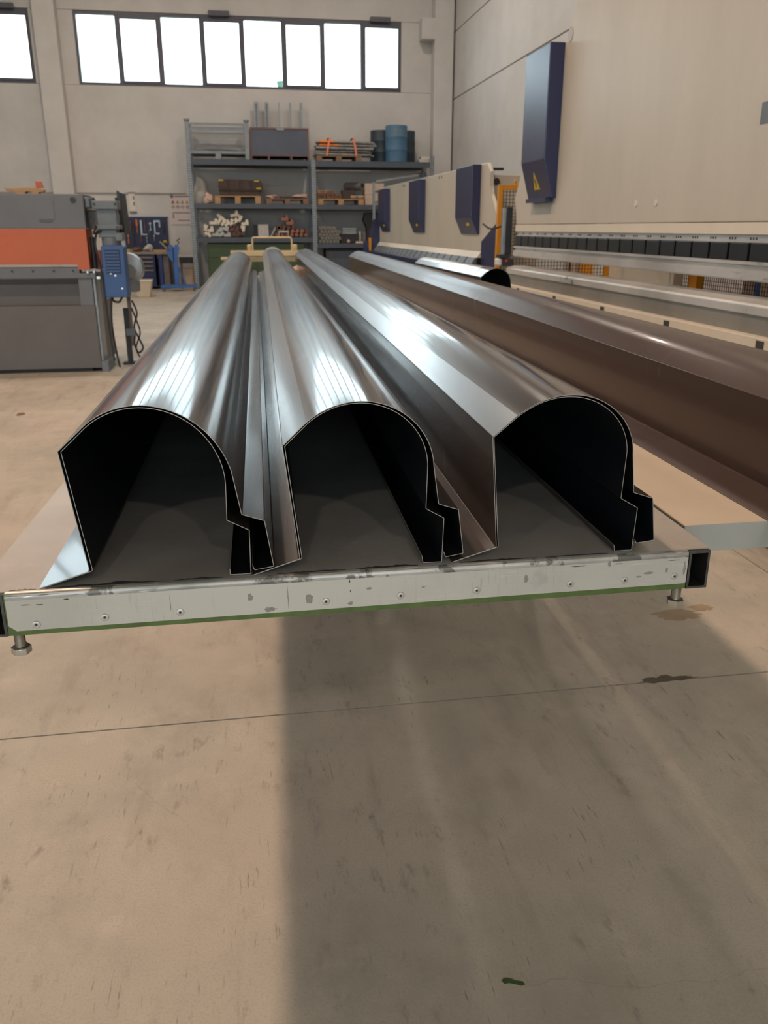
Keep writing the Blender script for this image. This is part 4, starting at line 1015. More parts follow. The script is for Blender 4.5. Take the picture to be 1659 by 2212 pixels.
for x in (-w, w): MB().box(x - .012, x + .012, 19.6, 20.26, .115, .165).build('rail', M['galv_mesh'], sc_)
MB().box(-w + .05, w - .05, 19.58, 20.28, .10, .114).build('floor_panel', M['galv_mesh'], sc_)
for k in range(9):
    o = MB().tube([(-.53 + .01 * k, 19.63 + .06 * k, .18 + .03 * (k % 4)), (-.2, 19.64 + .06 * k, .215 + .035 * (k % 4)), (.2, 19.64 + .06 * k, .205 + .03 * (k % 3)), (.53, 19.63 + .06 * k, .18 + .02 * (k % 3))], .016, 6).build('bent_bar', M['grey_bar'], loc=(-.39, 0, Z3a), smooth=True)
    tag(o, 'bowed grey bar inside the galvanised stillage, %s from the mesh front' % ORD[k], 'bar', 'bars in the mesh stillage')
bx_ = thing('metal_bin', 'slate blue sided bin with an oxide red frame on the top shelf', 'bin', (.915, 0, Z3a)); w = .625
MB().box(-w + .03, w - .03, 19.56, 20.3, .10, .60).build('side_panel', M['box_blue'], bx_)
b = MB(); MB().box(-w, w, 19.55, 20.31, .60, .635).build('top_rim', M['rust'], bx_, bevel=.003)
for x in (-w, w - .03): MB().box(x, x + .03, 19.55, 20.31, .0, .60).build('corner_post', M['rust'], bx_, bevel=.003)
MB().box(-w + .03, w - .03, 19.55, 20.31, .075, .10).build('bottom_rail', M['rust'], bx_)
for x in (-.24, .24): MB().box(x - .02, x + .02, 19.55, 20.31, 0, .075).build('skid', M['rust'], bx_)
MB().box(-.06, .10, 19.542, 19.55, .585, .625).build('name_plate', M['galv'], bx_)
# top level, second bay
pallet('pallet', 'weathered pallet under the strapped bar bundle on the top shelf', 1.70, 2.68, Z3b, M['wood_grey'])
bars = 0
for r in range(5):
    for k in range(6):
        ln = 1.12 + .2 * rnd.random(); x0 = 1.66 + .12 * rnd.random(); y = 19.64 + k * .082 + .03 * (r % 2); z = Z3b + .115 + .027 + r * .062
        rr = rnd.uniform(.017, .026); tl = rnd.uniform(-.012, .012)
        og_ = (r, k) in ((3, 0), (4, 0))
        if og_: rr = .024
        o = MB().cyl((x0, y, z - tl), (x0 + ln, y, z + tl), rr, 10).build('steel_bar', M['rod'], smooth=True)
        tag(o, 'grey steel bar in the strapped bundle, %s layer up, %s from the front' % (ORD[r], ORD[k]), 'bar', 'bars strapped on the pallet')
        if og_:
            MB().cyl((x0 - .002, y, z - tl), (x0 + .42 - .1 * (r == 4), y, z - tl * .3), rr + .002, 12).build('orange_end', M['rod_orange'], o, smooth=True)['label'] = 'orange end of the bar'
            o['label'] = 'upper bar with a short orange end in the strapped bundle' if r == 4 else 'lower bar with a long orange end in the strapped bundle'
for k, (x, lean, lab) in enumerate([(1.96, .05, 'orange strap around the bar bundle near the slate bin'), (2.55, -.04, 'orange strap around the bar bundle near the drums')]):
    b = MB(); n = [(x - lean * .6, 19.598, Z3b + .11), (x - lean * .2, 19.592, Z3b + .25), (x + lean * .8, 19.60, Z3b + .475), (x + lean * .8, 20.12, Z3b + .475), (x - lean * .6, 20.13, Z3b + .11)]
    for p, q in zip(n, n[1:]):
        p, q = Vector(p), Vector(q); d = Vector((.022, 0, 0)); t = Vector((0, .003, .003))
        vs = [b.bm.verts.new(c) for c in (p - d, p + d, q + d, q - d)]; ws = [b.bm.verts.new(c + t) for c in (p - d, p + d, q + d, q - d)]
        b.bm.faces.new(vs); b.bm.faces.new(ws[::-1])
        for i in range(4): b.bm.faces.new((vs[i], ws[i], ws[(i + 1) % 4], vs[(i + 1) % 4]))
    tag(b.build('orange_strap', M['strap']), lab, 'strap', 'straps on the bar bundle')
def drum(lab, x, y, r, h, m):
    b = MB(); b.lathe([(r * .96, 0), (r, .01), (r, h * .33), (r * 1.02, h * .345), (r, h * .36), (r, h * .66), (r * 1.02, h * .675), (r, h * .69), (r, h - .02), (r * .98, h - .004), (r * .95, h - .02), (.01, h - .022)], seg=32)
    d = b.build('drum', m, smooth=True, loc=(x, y, Z3b)); tag(d, lab, 'drum', 'drums on the top shelf')
    MB().cyl((r * .5, 0, h - .022), (r * .5, 0, h - .008), .03, 14).build('bung', M['dark_part'], d); return d
dr = drum('bright blue drum standing in front of two darker ones on the top shelf', 3.49, 19.78, .242, .75, M['drum_blue'])
b = MB()
for k in range(16): a0, a1 = R(-115 + k * 3.4), R(-115 + (k + 1) * 3.4); b.bm.faces.new([b.bm.verts.new((.2445 * math.cos(a), .2445 * math.sin(a), z)) for a, z in ((a0, .52), (a1, .52), (a1, .67), (a0, .67))])
b.build('faded_label', M['drum_label'] if 'drum_label' in M else mat('faded_drum_label', srgb(110, 128, 132), .6, noise=.5, nscale=14, col2=srgb(70, 108, 140)), dr)
drum('dark teal drum behind the blue one on the bar bundle side', 3.22, 20.22, .24, .69, M['drum_dark'])
drum('dark teal drum behind the blue one on the wall column side', 3.76, 20.24, .24, .69, M['drum_dark'])
for k, (x, z, lab) in enumerate([(4.10, 0, 'lower white box at the top shelf end beside the drums'), (4.14, .066, 'upper white box at the top shelf end beside the drums')]):
    t = thing('white_box', lab, 'box', (x, 19.8, Z3b + z), group='white boxes beside the drums')
    MB().box(-.10, .09, -.12, .12, 0, .05).build('body', M['white'], t, bevel=.004); MB().box(-.105, .095, -.125, .125, .05, .064).build('lid', M['white'], t, bevel=.003)
# middle level, first bay
t = crumple('plastic_sack', 'pale translucent plastic sack slumped against the first upright', 'sack', (-.83, 19.98, Z2a + .20), (.13, .15, .30), 11, M['bag'], flat=-.198)
t = crumple('filled_sack', 'pinkish filled sack in front of the translucent one', 'sack', (-.645, 19.67, Z2a + .095), (.10, .10, .11), 5, M['bag_pink'], flat=-.093)
pallet('pallet', 'pale new pallet under the dark strapped crate', -.52, .46, Z2a, M['wood'], h=.16)
ck = thing('wooden_crate', 'dark brown crate with yellow bands on the pale pallet', 'crate', (0.03, 19.92, Z2a + .16))
MB().box(-.44, .42, -.3, .3, 0, .10).build('base', M['crate_brown'], ck, bevel=.008)
for k in range(4): MB().box(-.46, .46, -.32 + k * .16, -.175 + k * .16, .105, .125).build('plank', M['crate_brown'], ck, bevel=.003)
MB().prism([(-.44, .127), (.45, .127), (.48, .17), (.47, .28), (.42, .32), (-.38, .34), (-.46, .30), (-.46, .17)], 'y', -.3, .3).build('body', M['crate_brown'], ck, bevel=.012)
for x in (-.25, .0, .24): MB().box(x - .02, x + .02, -.308, -.3, .13, .31).build('slat', M['dark_part'], ck)
for x, z in ((.36, .285), (.40, .135), (-.40, .30)): MB().box(x - .05, x + .05, -.31, -.302, z, z + .03).build('band', M['warning'], ck)
pallet('pallet', 'weathered pallet with two small sacks on it', .58, 1.50, Z2a, M['wood_grey'], h=.105)
crumple('filled_sack', 'small pale sack on the weathered pallet next to the dark crate', 'sack', (.74, 19.78, Z2a + .148), (.115, .12, .045), 8, M['bag_pink'], flat=-.042)
crumple('filled_sack', 'small pale sack on the weathered pallet next to the middle upright', 'sack', (1.34, 19.78, Z2a + .152), (.15, .12, .05), 9, M['bag_pink'], flat=-.046)
MB_b = thing('wrapped_block', 'low dark block lying between the two small sacks', 'block', (1.03, 19.9, Z2a + .106))
MB().box(-.14, .12, -.2, .2, 0, .05).build('body', M['crate_brown'], MB_b, bevel=.006); MB().box(-.145, .125, -.02, .02, .051, .055).build('band', M['dark_part'], MB_b)
# middle level, second bay
pallet('pallet', 'brown pallet with cartons and rolls in the bay behind the far press brake', 1.71, 2.73, Z2b, M['wood'], h=.12)
for k, (x, z, w, h, m, lab) in enumerate([(1.80, 0, .10, .12, 'card_brown', 'small brown carton on the pallet beside the middle upright'), (1.83, .122, .12, .06, 'card', 'flat tan carton on top of the small brown one'),
                                           (2.00, 0, .085, .17, 'card_brown', 'upright brown carton second from the middle upright'), (2.17, 0, .075, .11, 'card_brown', 'squat brown carton next to the larger dark one'),
                                           (2.40, 0, .14, .19, 'crate_brown', 'larger dark carton carrying the grey roll')]):
    t = thing('carton', lab, 'carton', (x, 19.80, Z2b + .12 + z), group='cartons on the brown pallet')
    MB().box(-w, w, -.14, .14, 0, h).build('box', M[m], t, bevel=.005); MB().box(-w - .001, w + .001, -.02, .02, h, h + .002).build('tape', M['wood'], t); MB().box(-w * .5, w * .5, -.142, -.14, h * .3, h * .6).build('print', M['ink'], t)
b = MB(); b.cyl((2.40, 20.1, Z2b + .395), (2.72, 19.66, Z2b + .395), .085, 20, caps=False); b.cyl((2.40, 20.1, Z2b + .395), (2.72, 19.66, Z2b + .395), .052, 20, caps=False)
p, q = Vector((2.40, 20.1, Z2b + .395)), Vector((2.72, 19.66, Z2b + .395))
rl = b.build('felt_roll', M['roll'], smooth=True); tag(rl, 'grey felt roll lying across the larger dark carton', 'roll')
b = MB(); d = (q - p).normalized(); u = d.orthogonal().normalized(); v_ = d.cross(u)
for c in (p, q):
    A = [b.bm.verts.new(c + (u * math.cos(a) + v_ * math.sin(a)) * .085) for a in np.linspace(0, 2 * math.pi, 21)[:-1]]; B = [b.bm.verts.new(c + (u * math.cos(a) + v_ * math.sin(a)) * .052) for a in np.linspace(0, 2 * math.pi, 21)[:-1]]
    for i in range(20): b.bm.faces.new((A[i], A[(i + 1) % 20], B[(i + 1) % 20], B[i]))
b.build('rim', M['roll'], rl)
yr = MB().cyl((2.44, 19.60, Z2b + .158), (2.72, 19.60, Z2b + .162), .036, 14).build('paper_roll', M['wood'], smooth=True); tag(yr, 'yellowish paper roll with a blue band on the pallet front', 'roll')
MB().cyl((2.55, 19.60, Z2b + .1585), (2.60, 19.60, Z2b + .159), .038, 14).build('band', M['drum_blue'], yr, smooth=True)
for k, (z, h, lab) in enumerate([(0, .215, 'lower pale printed carton beside the brown pallet'), (.218, .23, 'upper pale printed carton beside the brown pallet')]):
    t = thing('carton', lab, 'carton', (2.98, 19.80, Z2b + z), group='pale printed cartons')
    MB().box(-.215, .215, -.17, .17, 0, h).build('box', M['card_pale'], t, bevel=.005)
    b = MB()
    for q in range(7): b.box(-.01 + q * .022, .005 + q * .022, -.1715, -.17, h * .16, h * (.36 if q % 3 else .42))
    tag(b.build('print', M['ink'], t), kind='stuff')
    MB().box(-.216, .216, -.02, .02, h, h + .0015).build('tape', M['card'], t)
# lower level, first bay: short profile offcuts, each its own piece
def lbar(lab, x, z, s, ang, m, ln=.55, y=19.60, grp='white profile offcuts'):
    a = .031; s *= 1.12; c, n = math.cos(R(ang)), math.sin(R(ang))
    pts = [(-s, -a), (s - a * .2, -a), (s - a * .2, s), (s - 2.2 * a, s), (s - 2.2 * a, a), (-s, a)]
    o = MB().prism([(p[0] * c - p[1] * n, p[0] * n + p[1] * c) for p in pts], 'y', 0, ln).build('profile_offcut', m, loc=(x, y, z), bevel=.004)
    return tag(o, lab, 'offcut', grp)
white = [(-.75, 1.30, .07, 60), (-.66, 1.24, .09, 10), (-.70, 1.17, .08, 120), (-.58, 1.395, .10, 0), (-.44, 1.46, .11, 58), (-.36, 1.41, .09, 50), (-.28, 1.38, .08, 40), (-.18, 1.40, .08, 45), (-.10, 1.43, .07, 30), (-.12, 1.555, .10, 8), (.00, 1.49, .08, 62), (.10, 1.38, .09, 5), (.06, 1.28, .07, 80)]
for i, (x, z, s, a) in enumerate(white): lbar('cream white angled offcut in the lower shelf heap, %s from the outer upright' % ORD[i], x, z, s * .82, a, M['white_bar'])
for i, (x, z, s, a) in enumerate([(-.55, 1.15, .07, 0), (-.42, 1.16, .06, 30), (-.30, 1.14, .07, 0), (-.45, 1.24, .06, 15), (-.33, 1.27, .06, -20)]): lbar('light grey offcut beneath the cream white heap, ' + ['first of the bottom row', 'second of the bottom row', 'third of the bottom row', 'first of the upper pair', 'second of the upper pair'][i], x, z, s, a, M['grey_bar'], grp='grey profile offcuts')
for i, (x, z, s, a) in enumerate([(-.17, 1.15, .06, 0), (-.06, 1.16, .06, 40), (.03, 1.17, .05, 0), (-.20, 1.25, .07, 30), (-.08, 1.27, .06, 60), (-.15, 1.33, .05, 0)]): lbar('brown offcut under the white heap, ' + ['first in the bottom row', 'second in the bottom row', 'third in the bottom row', 'first in the second row', 'second in the second row', 'alone on top'][i], x, z, s, a, M['copper_dark'], grp='brown offcuts under the white heap')
t = thing('stone_tile', 'pale grey tile leaning upright on the lower shelf', 'tile', (.49, 19.66, Z1a))
MB().prism([(0, 0), (.02, 0), (.05, .27), (.03, .27)], 'x', -.115, .115).build('tile', M['bag'], t, bevel=.003); MB().prism([(0, 0), (.025, 0), (.14, .19), (.12, .21)], 'y', .02, .05).build('offcut', M['grey_bar'], t, (.14, 0, 0), bevel=.002)
MB().box(-.20, .0, .1, .5, 0, .26).build('box_behind', M['dark_part'], t, bevel=.006)
for k in range(26):
    r, c = divmod(k, 7); x = .80 + c * .105 + .02 * (r % 2); z = Z1a + .045 + r * .075
    if r >= 2: x = .84 + (c % 4) * .105 + .03 * (r % 2); z += .01 * (c % 2); 
    if r >= 3: continue
    if r == 2 and c > 4: continue
    lbar('copper brown offcut beside the middle upright, %s row up, %s from the grey tile' % (ORD[r], ORD[c]), x, z, .034 + .008 * rnd.random(), rnd.uniform(0, 90), M['copper' if rnd.random() < .55 else 'copper_dark'], grp='copper brown offcuts')
for x, z, lab in ((.97, 1.475, 'topmost copper brown offcut on the pile, lying flat'), (1.08, 1.39, 'copper brown offcut just under the topmost one')): lbar(lab, x, z, .075, 3, M['copper'], grp='copper brown offcuts')
o = MB().prism([(-.10, 0), (-.085, 0), (-.085, .08), (.10, .08), (.115, 0), (.13, 0), (.12, .12), (-.10, .12)], 'y', 0, .1).build('channel_bracket', M['grey_bar'], loc=(.92, 19.56, Z1a + .02), bevel=.003); tag(o, 'pale channel shaped bracket in front of the copper pile', 'bracket')
# lower level, second bay: round tooling
for r in range(5):
    for c in range(6 - (r > 3)):
        o = None
        x = 1.745 + c * .078 + .038 * (r % 2); z = Z1b + .036 + r * .072
        b = MB(); b.cyl((0, 0, 0), (0, .3, 0), .034, 14); 
        o = b.build('tool_slug', M['slug'], loc=(x, 19.58, z), smooth=True); tag(o, 'round steel slug end, %s row from the shelf, %s from the middle upright' % (ORD[r], ORD[c]), 'slug', 'steel slugs on the lower shelf')
        MB().cyl((0, -.004, 0), (0, 0, 0), .016, 10).build('bore', M['hole'], o)
for k in range(3):
    o = MB().cyl((2.25, 19.66 + .0 * k, Z1b + .215 + .045 * k), (2.56, 19.66, Z1b + .215 + .045 * k), .021, 12).build('ground_shaft', M['galv'], smooth=True); tag(o, ['lowest', 'middle', 'topmost'][k] + ' of three short shafts above the dark tool tray', 'shaft', 'shafts on the tool tray')
t = thing('tool_tray', 'dark tray under three short shafts on the lower shelf', 'tray', (2.40, 19.8, Z1b))
MB().box(-.19, .19, -.18, .18, 0, .17).build('body', M['dark_part'], t, bevel=.01); MB().cyl((-.02, -.18, .05), (-.02, -.20, .05), .035, 16).build('knob', M['bag_pink'], t, smooth=True)
MB().box(-.20, .20, -.19, .19, .17, .192).build('rim', M['hole'], t, bevel=.004)
for k, (x, h, lab) in enumerate([(2.66, .27, 'first dark upright cylinder beside the tool tray'), (2.76, .25, 'second dark upright cylinder beside the tool tray')]):
    o = MB().lathe([(.04, 0), (.042, .02), (.042, h - .04), (.03, h - .02), (.03, h)], (0, 0, 0), 18).build('tool_cylinder', M['rod'] if k == 0 else M['roll'], loc=(x, 19.75, Z1b), smooth=True); tag(o, lab, 'cylinder', 'upright tool cylinders')
o = MB().prism([(-.09, 0), (.09, 0), (.08, .04), (-.07, .045)], 'y', 0, .15).build('folded_cloth', M['paper'], loc=(2.62, 19.54, Z1b), bevel=.006); tag(o, 'pale folded cloth at the front edge of the lower shelf', 'cloth')
t = thing('machine_head', 'tall dark machine part standing at the end of the lower shelf', 'machine part', (2.98, 19.85, Z1b))
MB().prism([(-.18, 0), (.18, 0), (.16, .30), (.20, .50), (.12, .66), (-.20, .66), (-.24, .48), (-.14, .34)], 'y', -.15, .15).build('body', M['dark_part'], t, bevel=.02)
for z in (.12, .24, .40): MB().cyl((-.02, -.15, z), (-.02, -.18, z), .07, 18).build('flange', M['hole'], t, smooth=True)
t = thing('dark_cabinet', 'low dark metal cabinet under the rack beside the middle upright', 'cabinet', (2.42, 19.95, 0))
MB().box(-.55, .6, -.32, .35, .06, .84).build('body', M['dark_part'], t, bevel=.008); MB().box(-.50, .04, -.335, -.32, .1, .80).build('door', M['rack_grey'], t, bevel=.004); MB().box(.06, .56, -.335, -.32, .1, .80).build('door', M['rack_grey'], t, bevel=.004)
MB().box(-.55, -.515, -.33, -.32, .1, .80).build('red_edge', M['rust'], t); MB().box(-.5, .55, -.28, .3, 0, .06).build('plinth', M['hole'], t)
# green cabinet standing in front of the first bay, cream cart in front of it
t = thing('tool_cabinet', 'wide dark green cabinet standing below the lowest shelf', 'cabinet', (.32, 19.98, 0))
MB().box(-1.07, 1.07, -.40, .40, .05, .975).build('body', M['cab_green'], t, bevel=.008)
for k in range(2): MB().box(-1.05 + k * 1.055, -.005 + k * 1.055, -.415, -.40, .08, .66).build('door', M['cab_green'], t, bevel=.005)
MB().box(-1.05, 1.05, -.415, -.40, .68, .96).build('drawer', M['cab_green'], t, bevel=.005); MB().box(-1.0, 1.0, -.36, .36, 0, .05).build('plinth', M['hole'], t)
t = thing('cream_cart', 'cream cart with a tubular handle and crossbars beyond the profile ends', 'cart', (0, 12.0, 0))
MB().box(-.155, .935, -.05, .05, .935, 1.005).build('crossbar', M['cart'], t, bevel=.006)
MB().box(-.29, .75, .06, .12, .885, .92).build('crossbar', M['cart'], t, bevel=.005)
MB().tube([(.145, 0, 1.0), (.145, 0, 1.145), (.15, 0, 1.165), (.17, 0, 1.175), (.65, 0, 1.175), (.67, 0, 1.165), (.675, 0, 1.145), (.675, 0, 1.0)], .012, 10).build('handle', M['cart'], t, smooth=True)
for x in (.105, .715): MB().lathe([(.028, 0), (.034, .01), (.034, .07), (.022, .082)], (x, 0, 1.005), 14).build('knob', M['cart'], t, smooth=True)
for x in (-.08, .86):
    for y in (-.02, .8): MB().box(x - .025, x + .025, y - .025, y + .025, .10, .935).build('leg', M['cart'], t); MB().cyl((x - .02, y, .05), (x + .02, y, .05), .05, 16).build('wheel', M['black'], t, smooth=True); MB().box(x - .024, x + .024, y - .01, y + .01, .04, .10).build('fork', M['galv'], t)
MB().box(-.10, .88, -.04, .82, .28, .32).build('lower_deck', M['cart'], t); MB().box(-.10, .88, .06, .82, .86, .884).build('upper_deck', M['cart'], t)

# ------------------------------------------------------------------ workbench corner left of the racking
t = thing('tool_board', 'navy perforated board hung with tools above the workbench', 'tool board', (-2.12, 20.56, .85))
MB().box(-.48, .48, -.02, .02, 0, .66).build('board', M['board_blue'], t, bevel=.004)
MB().box(-.50, .50, -.03, .025, .66, .68).build('edge', M['bench_blue'], t)
def tool(name, lab, x, z, build, m):
    b = MB(); build(b); o = b.build(name, m, loc=(-2.12 + x, 20.515, .85 + z)); return tag(o, lab, name.replace('_', ' '), 'hand tools on the navy board')
tool('adjustable_wrench', 'grey angled wrench hanging near the board center', -.10, .32, lambda b: (b.box(-.02, .02, -.01, .0, 0, .29), b.box(-.02, .12, -.011, .001, -.03, .0)), M['silver'])
tool('screwdriver', 'orange handled screwdriver on the navy board', -.19, .33, lambda b: (b.cyl((0, -.01, .16), (0, -.01, .30), .022, 10), b.cyl((0, -.01, 0), (0, -.01, .16), .008, 8)), M['rod_orange'])
tool('clamp_bar', 'hooked clamp hanging at the board end', .24, .30, lambda b: (b.box(-.06, -.03, -.01, 0, .02, .30), b.box(-.06, .08, -.011, .001, .27, .31), b.box(.05, .08, -.01, 0, .16, .27), b.box(-.02, .05, -.012, .002, 0, .04)), M['silver'])
tool('long_pliers', 'long thin pliers hanging at the board end away from the hooked clamp', -.28, .05, lambda b: (b.box(-.03, -.012, -.01, 0, 0, .55), b.box(.012, .03, -.01, 0, 0, .50), b.cyl((0, -.012, .25), (0, .0, .25), .03, 10)), M['dark_part'])
tool('file', 'thin file beside the angled wrench', -.02, .36, lambda b: (b.box(-.008, .008, -.008, 0, 0, .20), b.cyl((0, -.008, .19), (0, -.008, .27), .014, 8)), M['rust'])
tool('ring_spanner', 'short ring spanner low beside the hooked clamp', .10, .42, lambda b: (b.box(-.008, .008, -.006, 0, 0, .1), b.cyl((0, -.008, .12), (0, 0, .12), .025, 12), b.cyl((0, -.008, -.01), (0, 0, -.01), .02, 12)), M['silver'])
tool('tape_measure', 'yellow tape measure at the lower board corner', .40, .14, lambda b: (b.cyl((0, -.03, 0), (0, 0, 0), .045, 16), b.box(-.045, .045, -.03, 0, -.045, -.01)), M['warning'])
for i, (x, z, h, m, lab) in enumerate([(-.40, .42, .14, 'silver', 'short bright tool at the upper board corner near the blower'), (-.335, .38, .2, 'rust', 'reddish handled tool beside the upper board corner'),
        (.07, .28, .1, 'roll', 'small grey tool below the ring spanner'), (.17, .16, .12, 'silver', 'small bright tool under the hooked clamp'), (-.12, .12, .14, 'rust', 'reddish tool low on the board center'),
        (-.40, .10, .18, 'rod_orange', 'orange tool low at the board edge near the blower'), (.40, .34, .2, 'dark_part', 'dark tool at the board edge near the rack'), (.0, .12, .12, 'galv', 'pale tool low on the board beside the reddish one')]):
    tool('hand_tool', lab, x, z, lambda b: (b.cyl((0, -.008, 0), (0, -.008, h * .55), .012, 8), b.box(-.006, .006, -.012, -.002, h * .5, h), b.cyl((0, -.014, h), (0, 0, h), .018, 8)), M[m])
t = thing('workbench', 'blue workbench with drawers below the navy tool board', 'workbench', (-2.05, 20.1, 0))
MB().box(-.52, .45, -.38, .40, .745, .795).build('worktop', M['worktop'], t, bevel=.006)
MB().box(-.50, .14, -.34, .38, .06, .74).build('cabinet', M['bench_blue'], t, bevel=.005)
for k, (za, zb) in enumerate([(.62, .70), (.53, .61), (.44, .52), (.26, .43), (.09, .25)]):
    d = MB().box(-.48, .12, -.355, -.34, za, zb).build('drawer', M['board_blue'], t, bevel=.003)
    if k < 4: MB().box(-.46, .10, -.375, -.356, zb - .035, zb - .012).build('handle', M['worktop'], d)
MB().box(.22, .30, -.34, .38, .0, .744).build('leg', M['bench_blue'], t, bevel=.004)
MB().box(.31, .43, -.30, .38, .0, .744).build('side_cover', M['roll'], t)
crumple('rag', 'pale crumpled rag heaped on the workbench', 'rag', (-2.03, 19.92, .86), (.12, .10, .085), 21, M['bag'], flat=-.063)
crumple('dust_mask', 'brown lump lying on the workbench beside the pale rag', 'rag', (-2.28, 19.92, .835), (.10, .09, .05), 22, M['card_brown'], flat=-.038)
o = MB().box(-.16, .16, -.08, .08, 0, .035).build('wooden_strip', M['wood'], loc=(-1.75, 19.86, .7955), bevel=.004); tag(o, 'pale wooden strip on the workbench edge', 'strip')
o = MB().cyl((0, 0, 0), (0, 0, .06), .035, 14).build('tape_roll', M['warning'], loc=(-2.46, 19.85, .7955), smooth=True); tag(o, 'yellow tape roll on the workbench near the blower', 'tape')
t = thing('lifting_trolley', 'bright blue wheeled lifting trolley beside the first rack upright', 'trolley', (-1.42, 19.15, 0))
MB().box(-.045, .045, -.03, .03, .13, .90).build('mast', M['trolley_blue'], t, bevel=.004)
MB().prism([(-.18, .82), (-.10, .64), (-.02, .60), (-.02, .92), (-.10, .98)], 'y', -.03, .03).build('gusset', M['trolley_blue'], t, bevel=.004)
MB().prism([(.02, .62), (.10, .90), (.06, .95), (-.0, .95), (.0, .62)], 'y', -.04, .04).build('yoke', M['trolley_blue'], t, bevel=.004)
MB().cyl((-.12, 0, .84), (-.30, -.02, 1.02), .016, 10).build('handle', M['galv'], t, smooth=True)
MB().cyl((-.10, -.04, .86), (-.14, -.04, .90), .022, 10).build('grip', M['sign_red'], t)
MB().tube([(.06, 0, .94), (.10, 0, 1.0), (.06, 0, 1.04), (.12, 0, 1.08)], .018, 8).build('chain', M['roll'], t, smooth=True)
MB().box(-.33, .40, -.20, -.14, .075, .125).build('base_beam', M['trolley_blue'], t, bevel=.004); MB().box(-.33, .40, .14, .20, .075, .125).build('base_beam', M['trolley_blue'], t, bevel=.004)
MB().box(-.10, .10, -.14, .14, .075, .13).build('cross_beam', M['trolley_blue'], t, bevel=.004)
MB().tube([(.04, 0, .50), (.12, 0, .30), (.18, 0, .13)], .018, 8).build('brace', M['trolley_blue'], t, smooth=True)
for x in (-.28, .36):
    for y in (-.17, .17): MB().cyl((x, y - .015, .035), (x, y + .015, .035), .035, 16).build('caster', M['roll'], t, smooth=True)
t = thing('small_side_table', 'small pale topped table with an orange leg behind the blue trolley', 'table', (-1.24, 20.0, 0))
MB().box(-.17, .16, -.2, .2, .68, .73).build('top', M['bag'], t, bevel=.004); MB().box(-.15, .14, -.19, .18, .55, .68).build('apron', M['dark_part'], t)
for x in (-.14, .11): MB().box(x - .0, x + .03, -.19, -.16, 0, .55).build('leg', M['wood' if x > 0 else 'roll'], t)
for x in (-.14, .11): MB().box(x - .0, x + .03, .15, .18, 0, .55).build('leg', M['roll'], t)
MB().box(-.10, .10, -.05, .1, .0, .42).build('box_below', M['card_pale'], t, bevel=.005)
# notices on the wall
t = thing('safety_notice', 'white safety notice with rows of warning symbols beside the rack', 'sign', (-1.33, 20.585, 1.37))
MB().box(-.215, .235, -.008, .008, 0, .63).build('plate', M['plate_white'], t)
MB().cyl((-.17, -.010, .60), (-.17, -.014, .60), .04, 20).build('round_emblem', M['sign_grey'], t)
MB().box(-.11, .22, -.012, -.008, .585, .61).build('title_line', M['sign_grey'], t)
for k in range(4):
    x = -.155 + k * .105
    MB().prism([(x - .038, .45), (x + .038, .45), (x, .52)], 'y', -.012, -.008).build('warning_triangle', M['sign_red' if k == 0 else 'sign_amber'], t)
    b = MB(); n = 18
    for i in range(n):
        a0, a1 = 2 * math.pi * i / n, 2 * math.pi * (i + 1) / n
        b.bm.faces.new([b.bm.verts.new((x + r * math.cos(a), -.012, .375 + r * math.sin(a))) for r, a in ((.034, a0), (.034, a1), (.024, a1), (.024, a0))])
    b.box(x - .024, x + .024, -.0125, -.0115, .371, .379); b.build('prohibition_ring', M['sign_grey'], t)
b = MB()
for k in range(22): b.box(-.18 + k * .018, -.170 + k * .018, -.012, -.008, .235, .262 + .008 * (k % 2))
for k in range(16): b.box(-.06 + k * .016, -.05 + k * .016, -.012, -.008, .075, .10)
b.box(-.175, -.15, -.012, -.008, .13, .22)
tag(b.build('text_rows', M['sign_grey'], t), kind='stuff')
t = thing('wall_thermometer', 'narrow white wall plate with dark marks above the workbench', 'sign', (-2.37, 20.585, 1.63))
MB().box(-.075, .075, -.012, .012, .02, .40).build('plate', M['white'], t, bevel=.006)
MB().box(-.08, .08, -.014, .012, -.02, .019).build('holder', M['gear'], t); MB().box(-.08, .08, -.014, .012, .401, .425).build('top_clip', M['gear'], t)
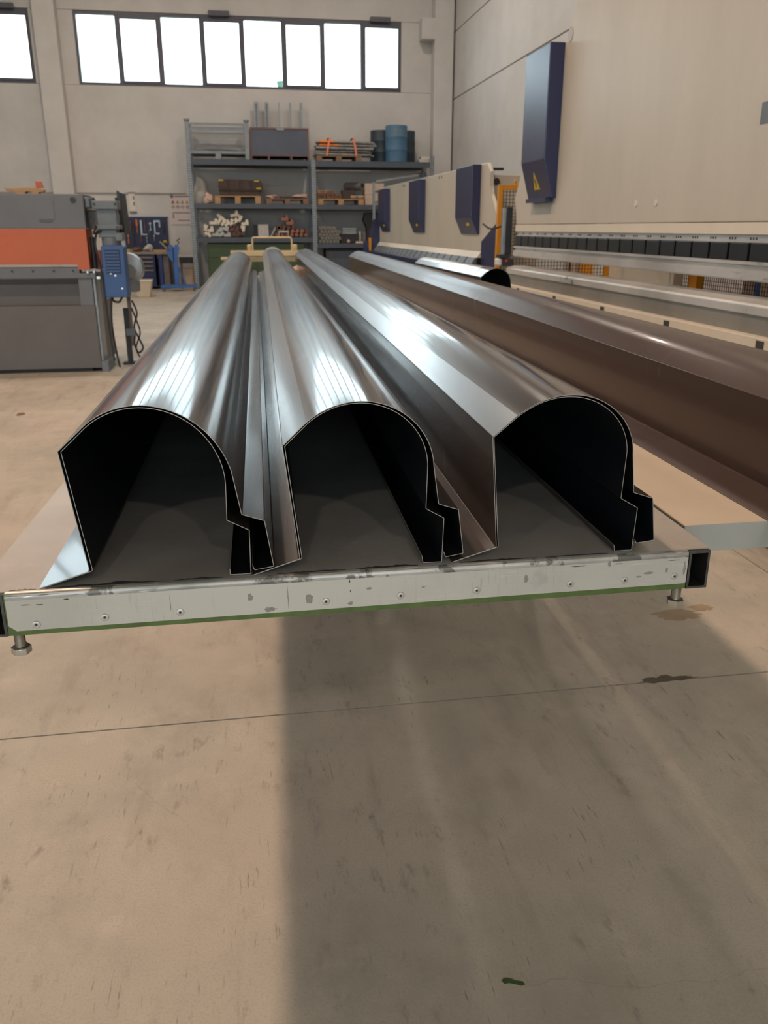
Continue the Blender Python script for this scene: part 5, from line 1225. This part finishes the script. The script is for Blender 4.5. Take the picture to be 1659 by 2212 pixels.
for z in (.26, .14): MB().box(.02, .05, -.0135, -.012, z, z + .08).build('mark', M['sign_grey'], t)
o = MB().box(-5.6, -1.18, 20.57, 20.595, 2.02, 2.04).build('trim_4', M['conduit']); tag(o, 'thin cable conduit running along the far wall', 'conduit', kind='structure')

# ------------------------------------------------------------------ marks on the floor
M['rust_stain'] = mat('rusty_stain', srgb(122, 92, 66), .6, noise=.4, nscale=20)
M['damp'] = mat('faint_damp_stain', srgb(150, 132, 108), .5, noise=.2, nscale=12)
def floor_mark(name, lab, c, pts, m):
    o = MB().prism(pts, 'z', 0.0, .0006).build(name, m, loc=(c[0], c[1], .0002)); return tag(o, lab, 'stain')
floor_mark('paint_dab', 'small green paint dab on the floor in front of the table', (.418, 1.108), [(-.020, .004), (-.014, .010), (-.004, .008), (.006, .001), (.018, -.003), (.020, -.010), (.012, -.011), (.004, -.007), (-.008, -.002), (-.016, -.003)], M['green_dab'])
rr = random.Random(4); pts = [(.083 * math.cos(a) * (1 + .3 * rr.uniform(-1, 1)), .016 * math.sin(a) * (1 + .6 * rr.uniform(-1, 1))) for a in np.linspace(0, 2 * math.pi, 30)[:-1]]
floor_mark('oil_stain', 'dark oil stain along the floor joint below the table', (1.215, 2.069), pts, M['oil'])
pts = [(.05 * math.cos(a) * (1 + .2 * rr.uniform(-1, 1)), .10 * math.sin(a) * (1 + .3 * rr.uniform(-1, 1))) for a in np.linspace(0, 2 * math.pi, 24)[:-1]]
floor_mark('oil_stain', 'small rusty stain on the floor in front of the rolling machine', (-1.67, 6.39), [(p[0] * .6, p[1] * .6) for p in pts], M['rust_stain'])
pts = [(.085 * math.cos(a) * (1 + .25 * rr.uniform(-1, 1)), .042 * math.sin(a) * (1 + .25 * rr.uniform(-1, 1))) for a in np.linspace(0, 2 * math.pi, 26)[:-1]]
floor_mark('damp_stain', 'faint larger damp stain on the floor beneath the open rail end', (1.455, 2.48), pts, M['damp'])
floor_mark('damp_stain', 'faint smaller damp stain beside the one beneath the open rail end', (1.57, 2.52), [(p[0] * .5, p[1] * .6) for p in pts], M['damp'])
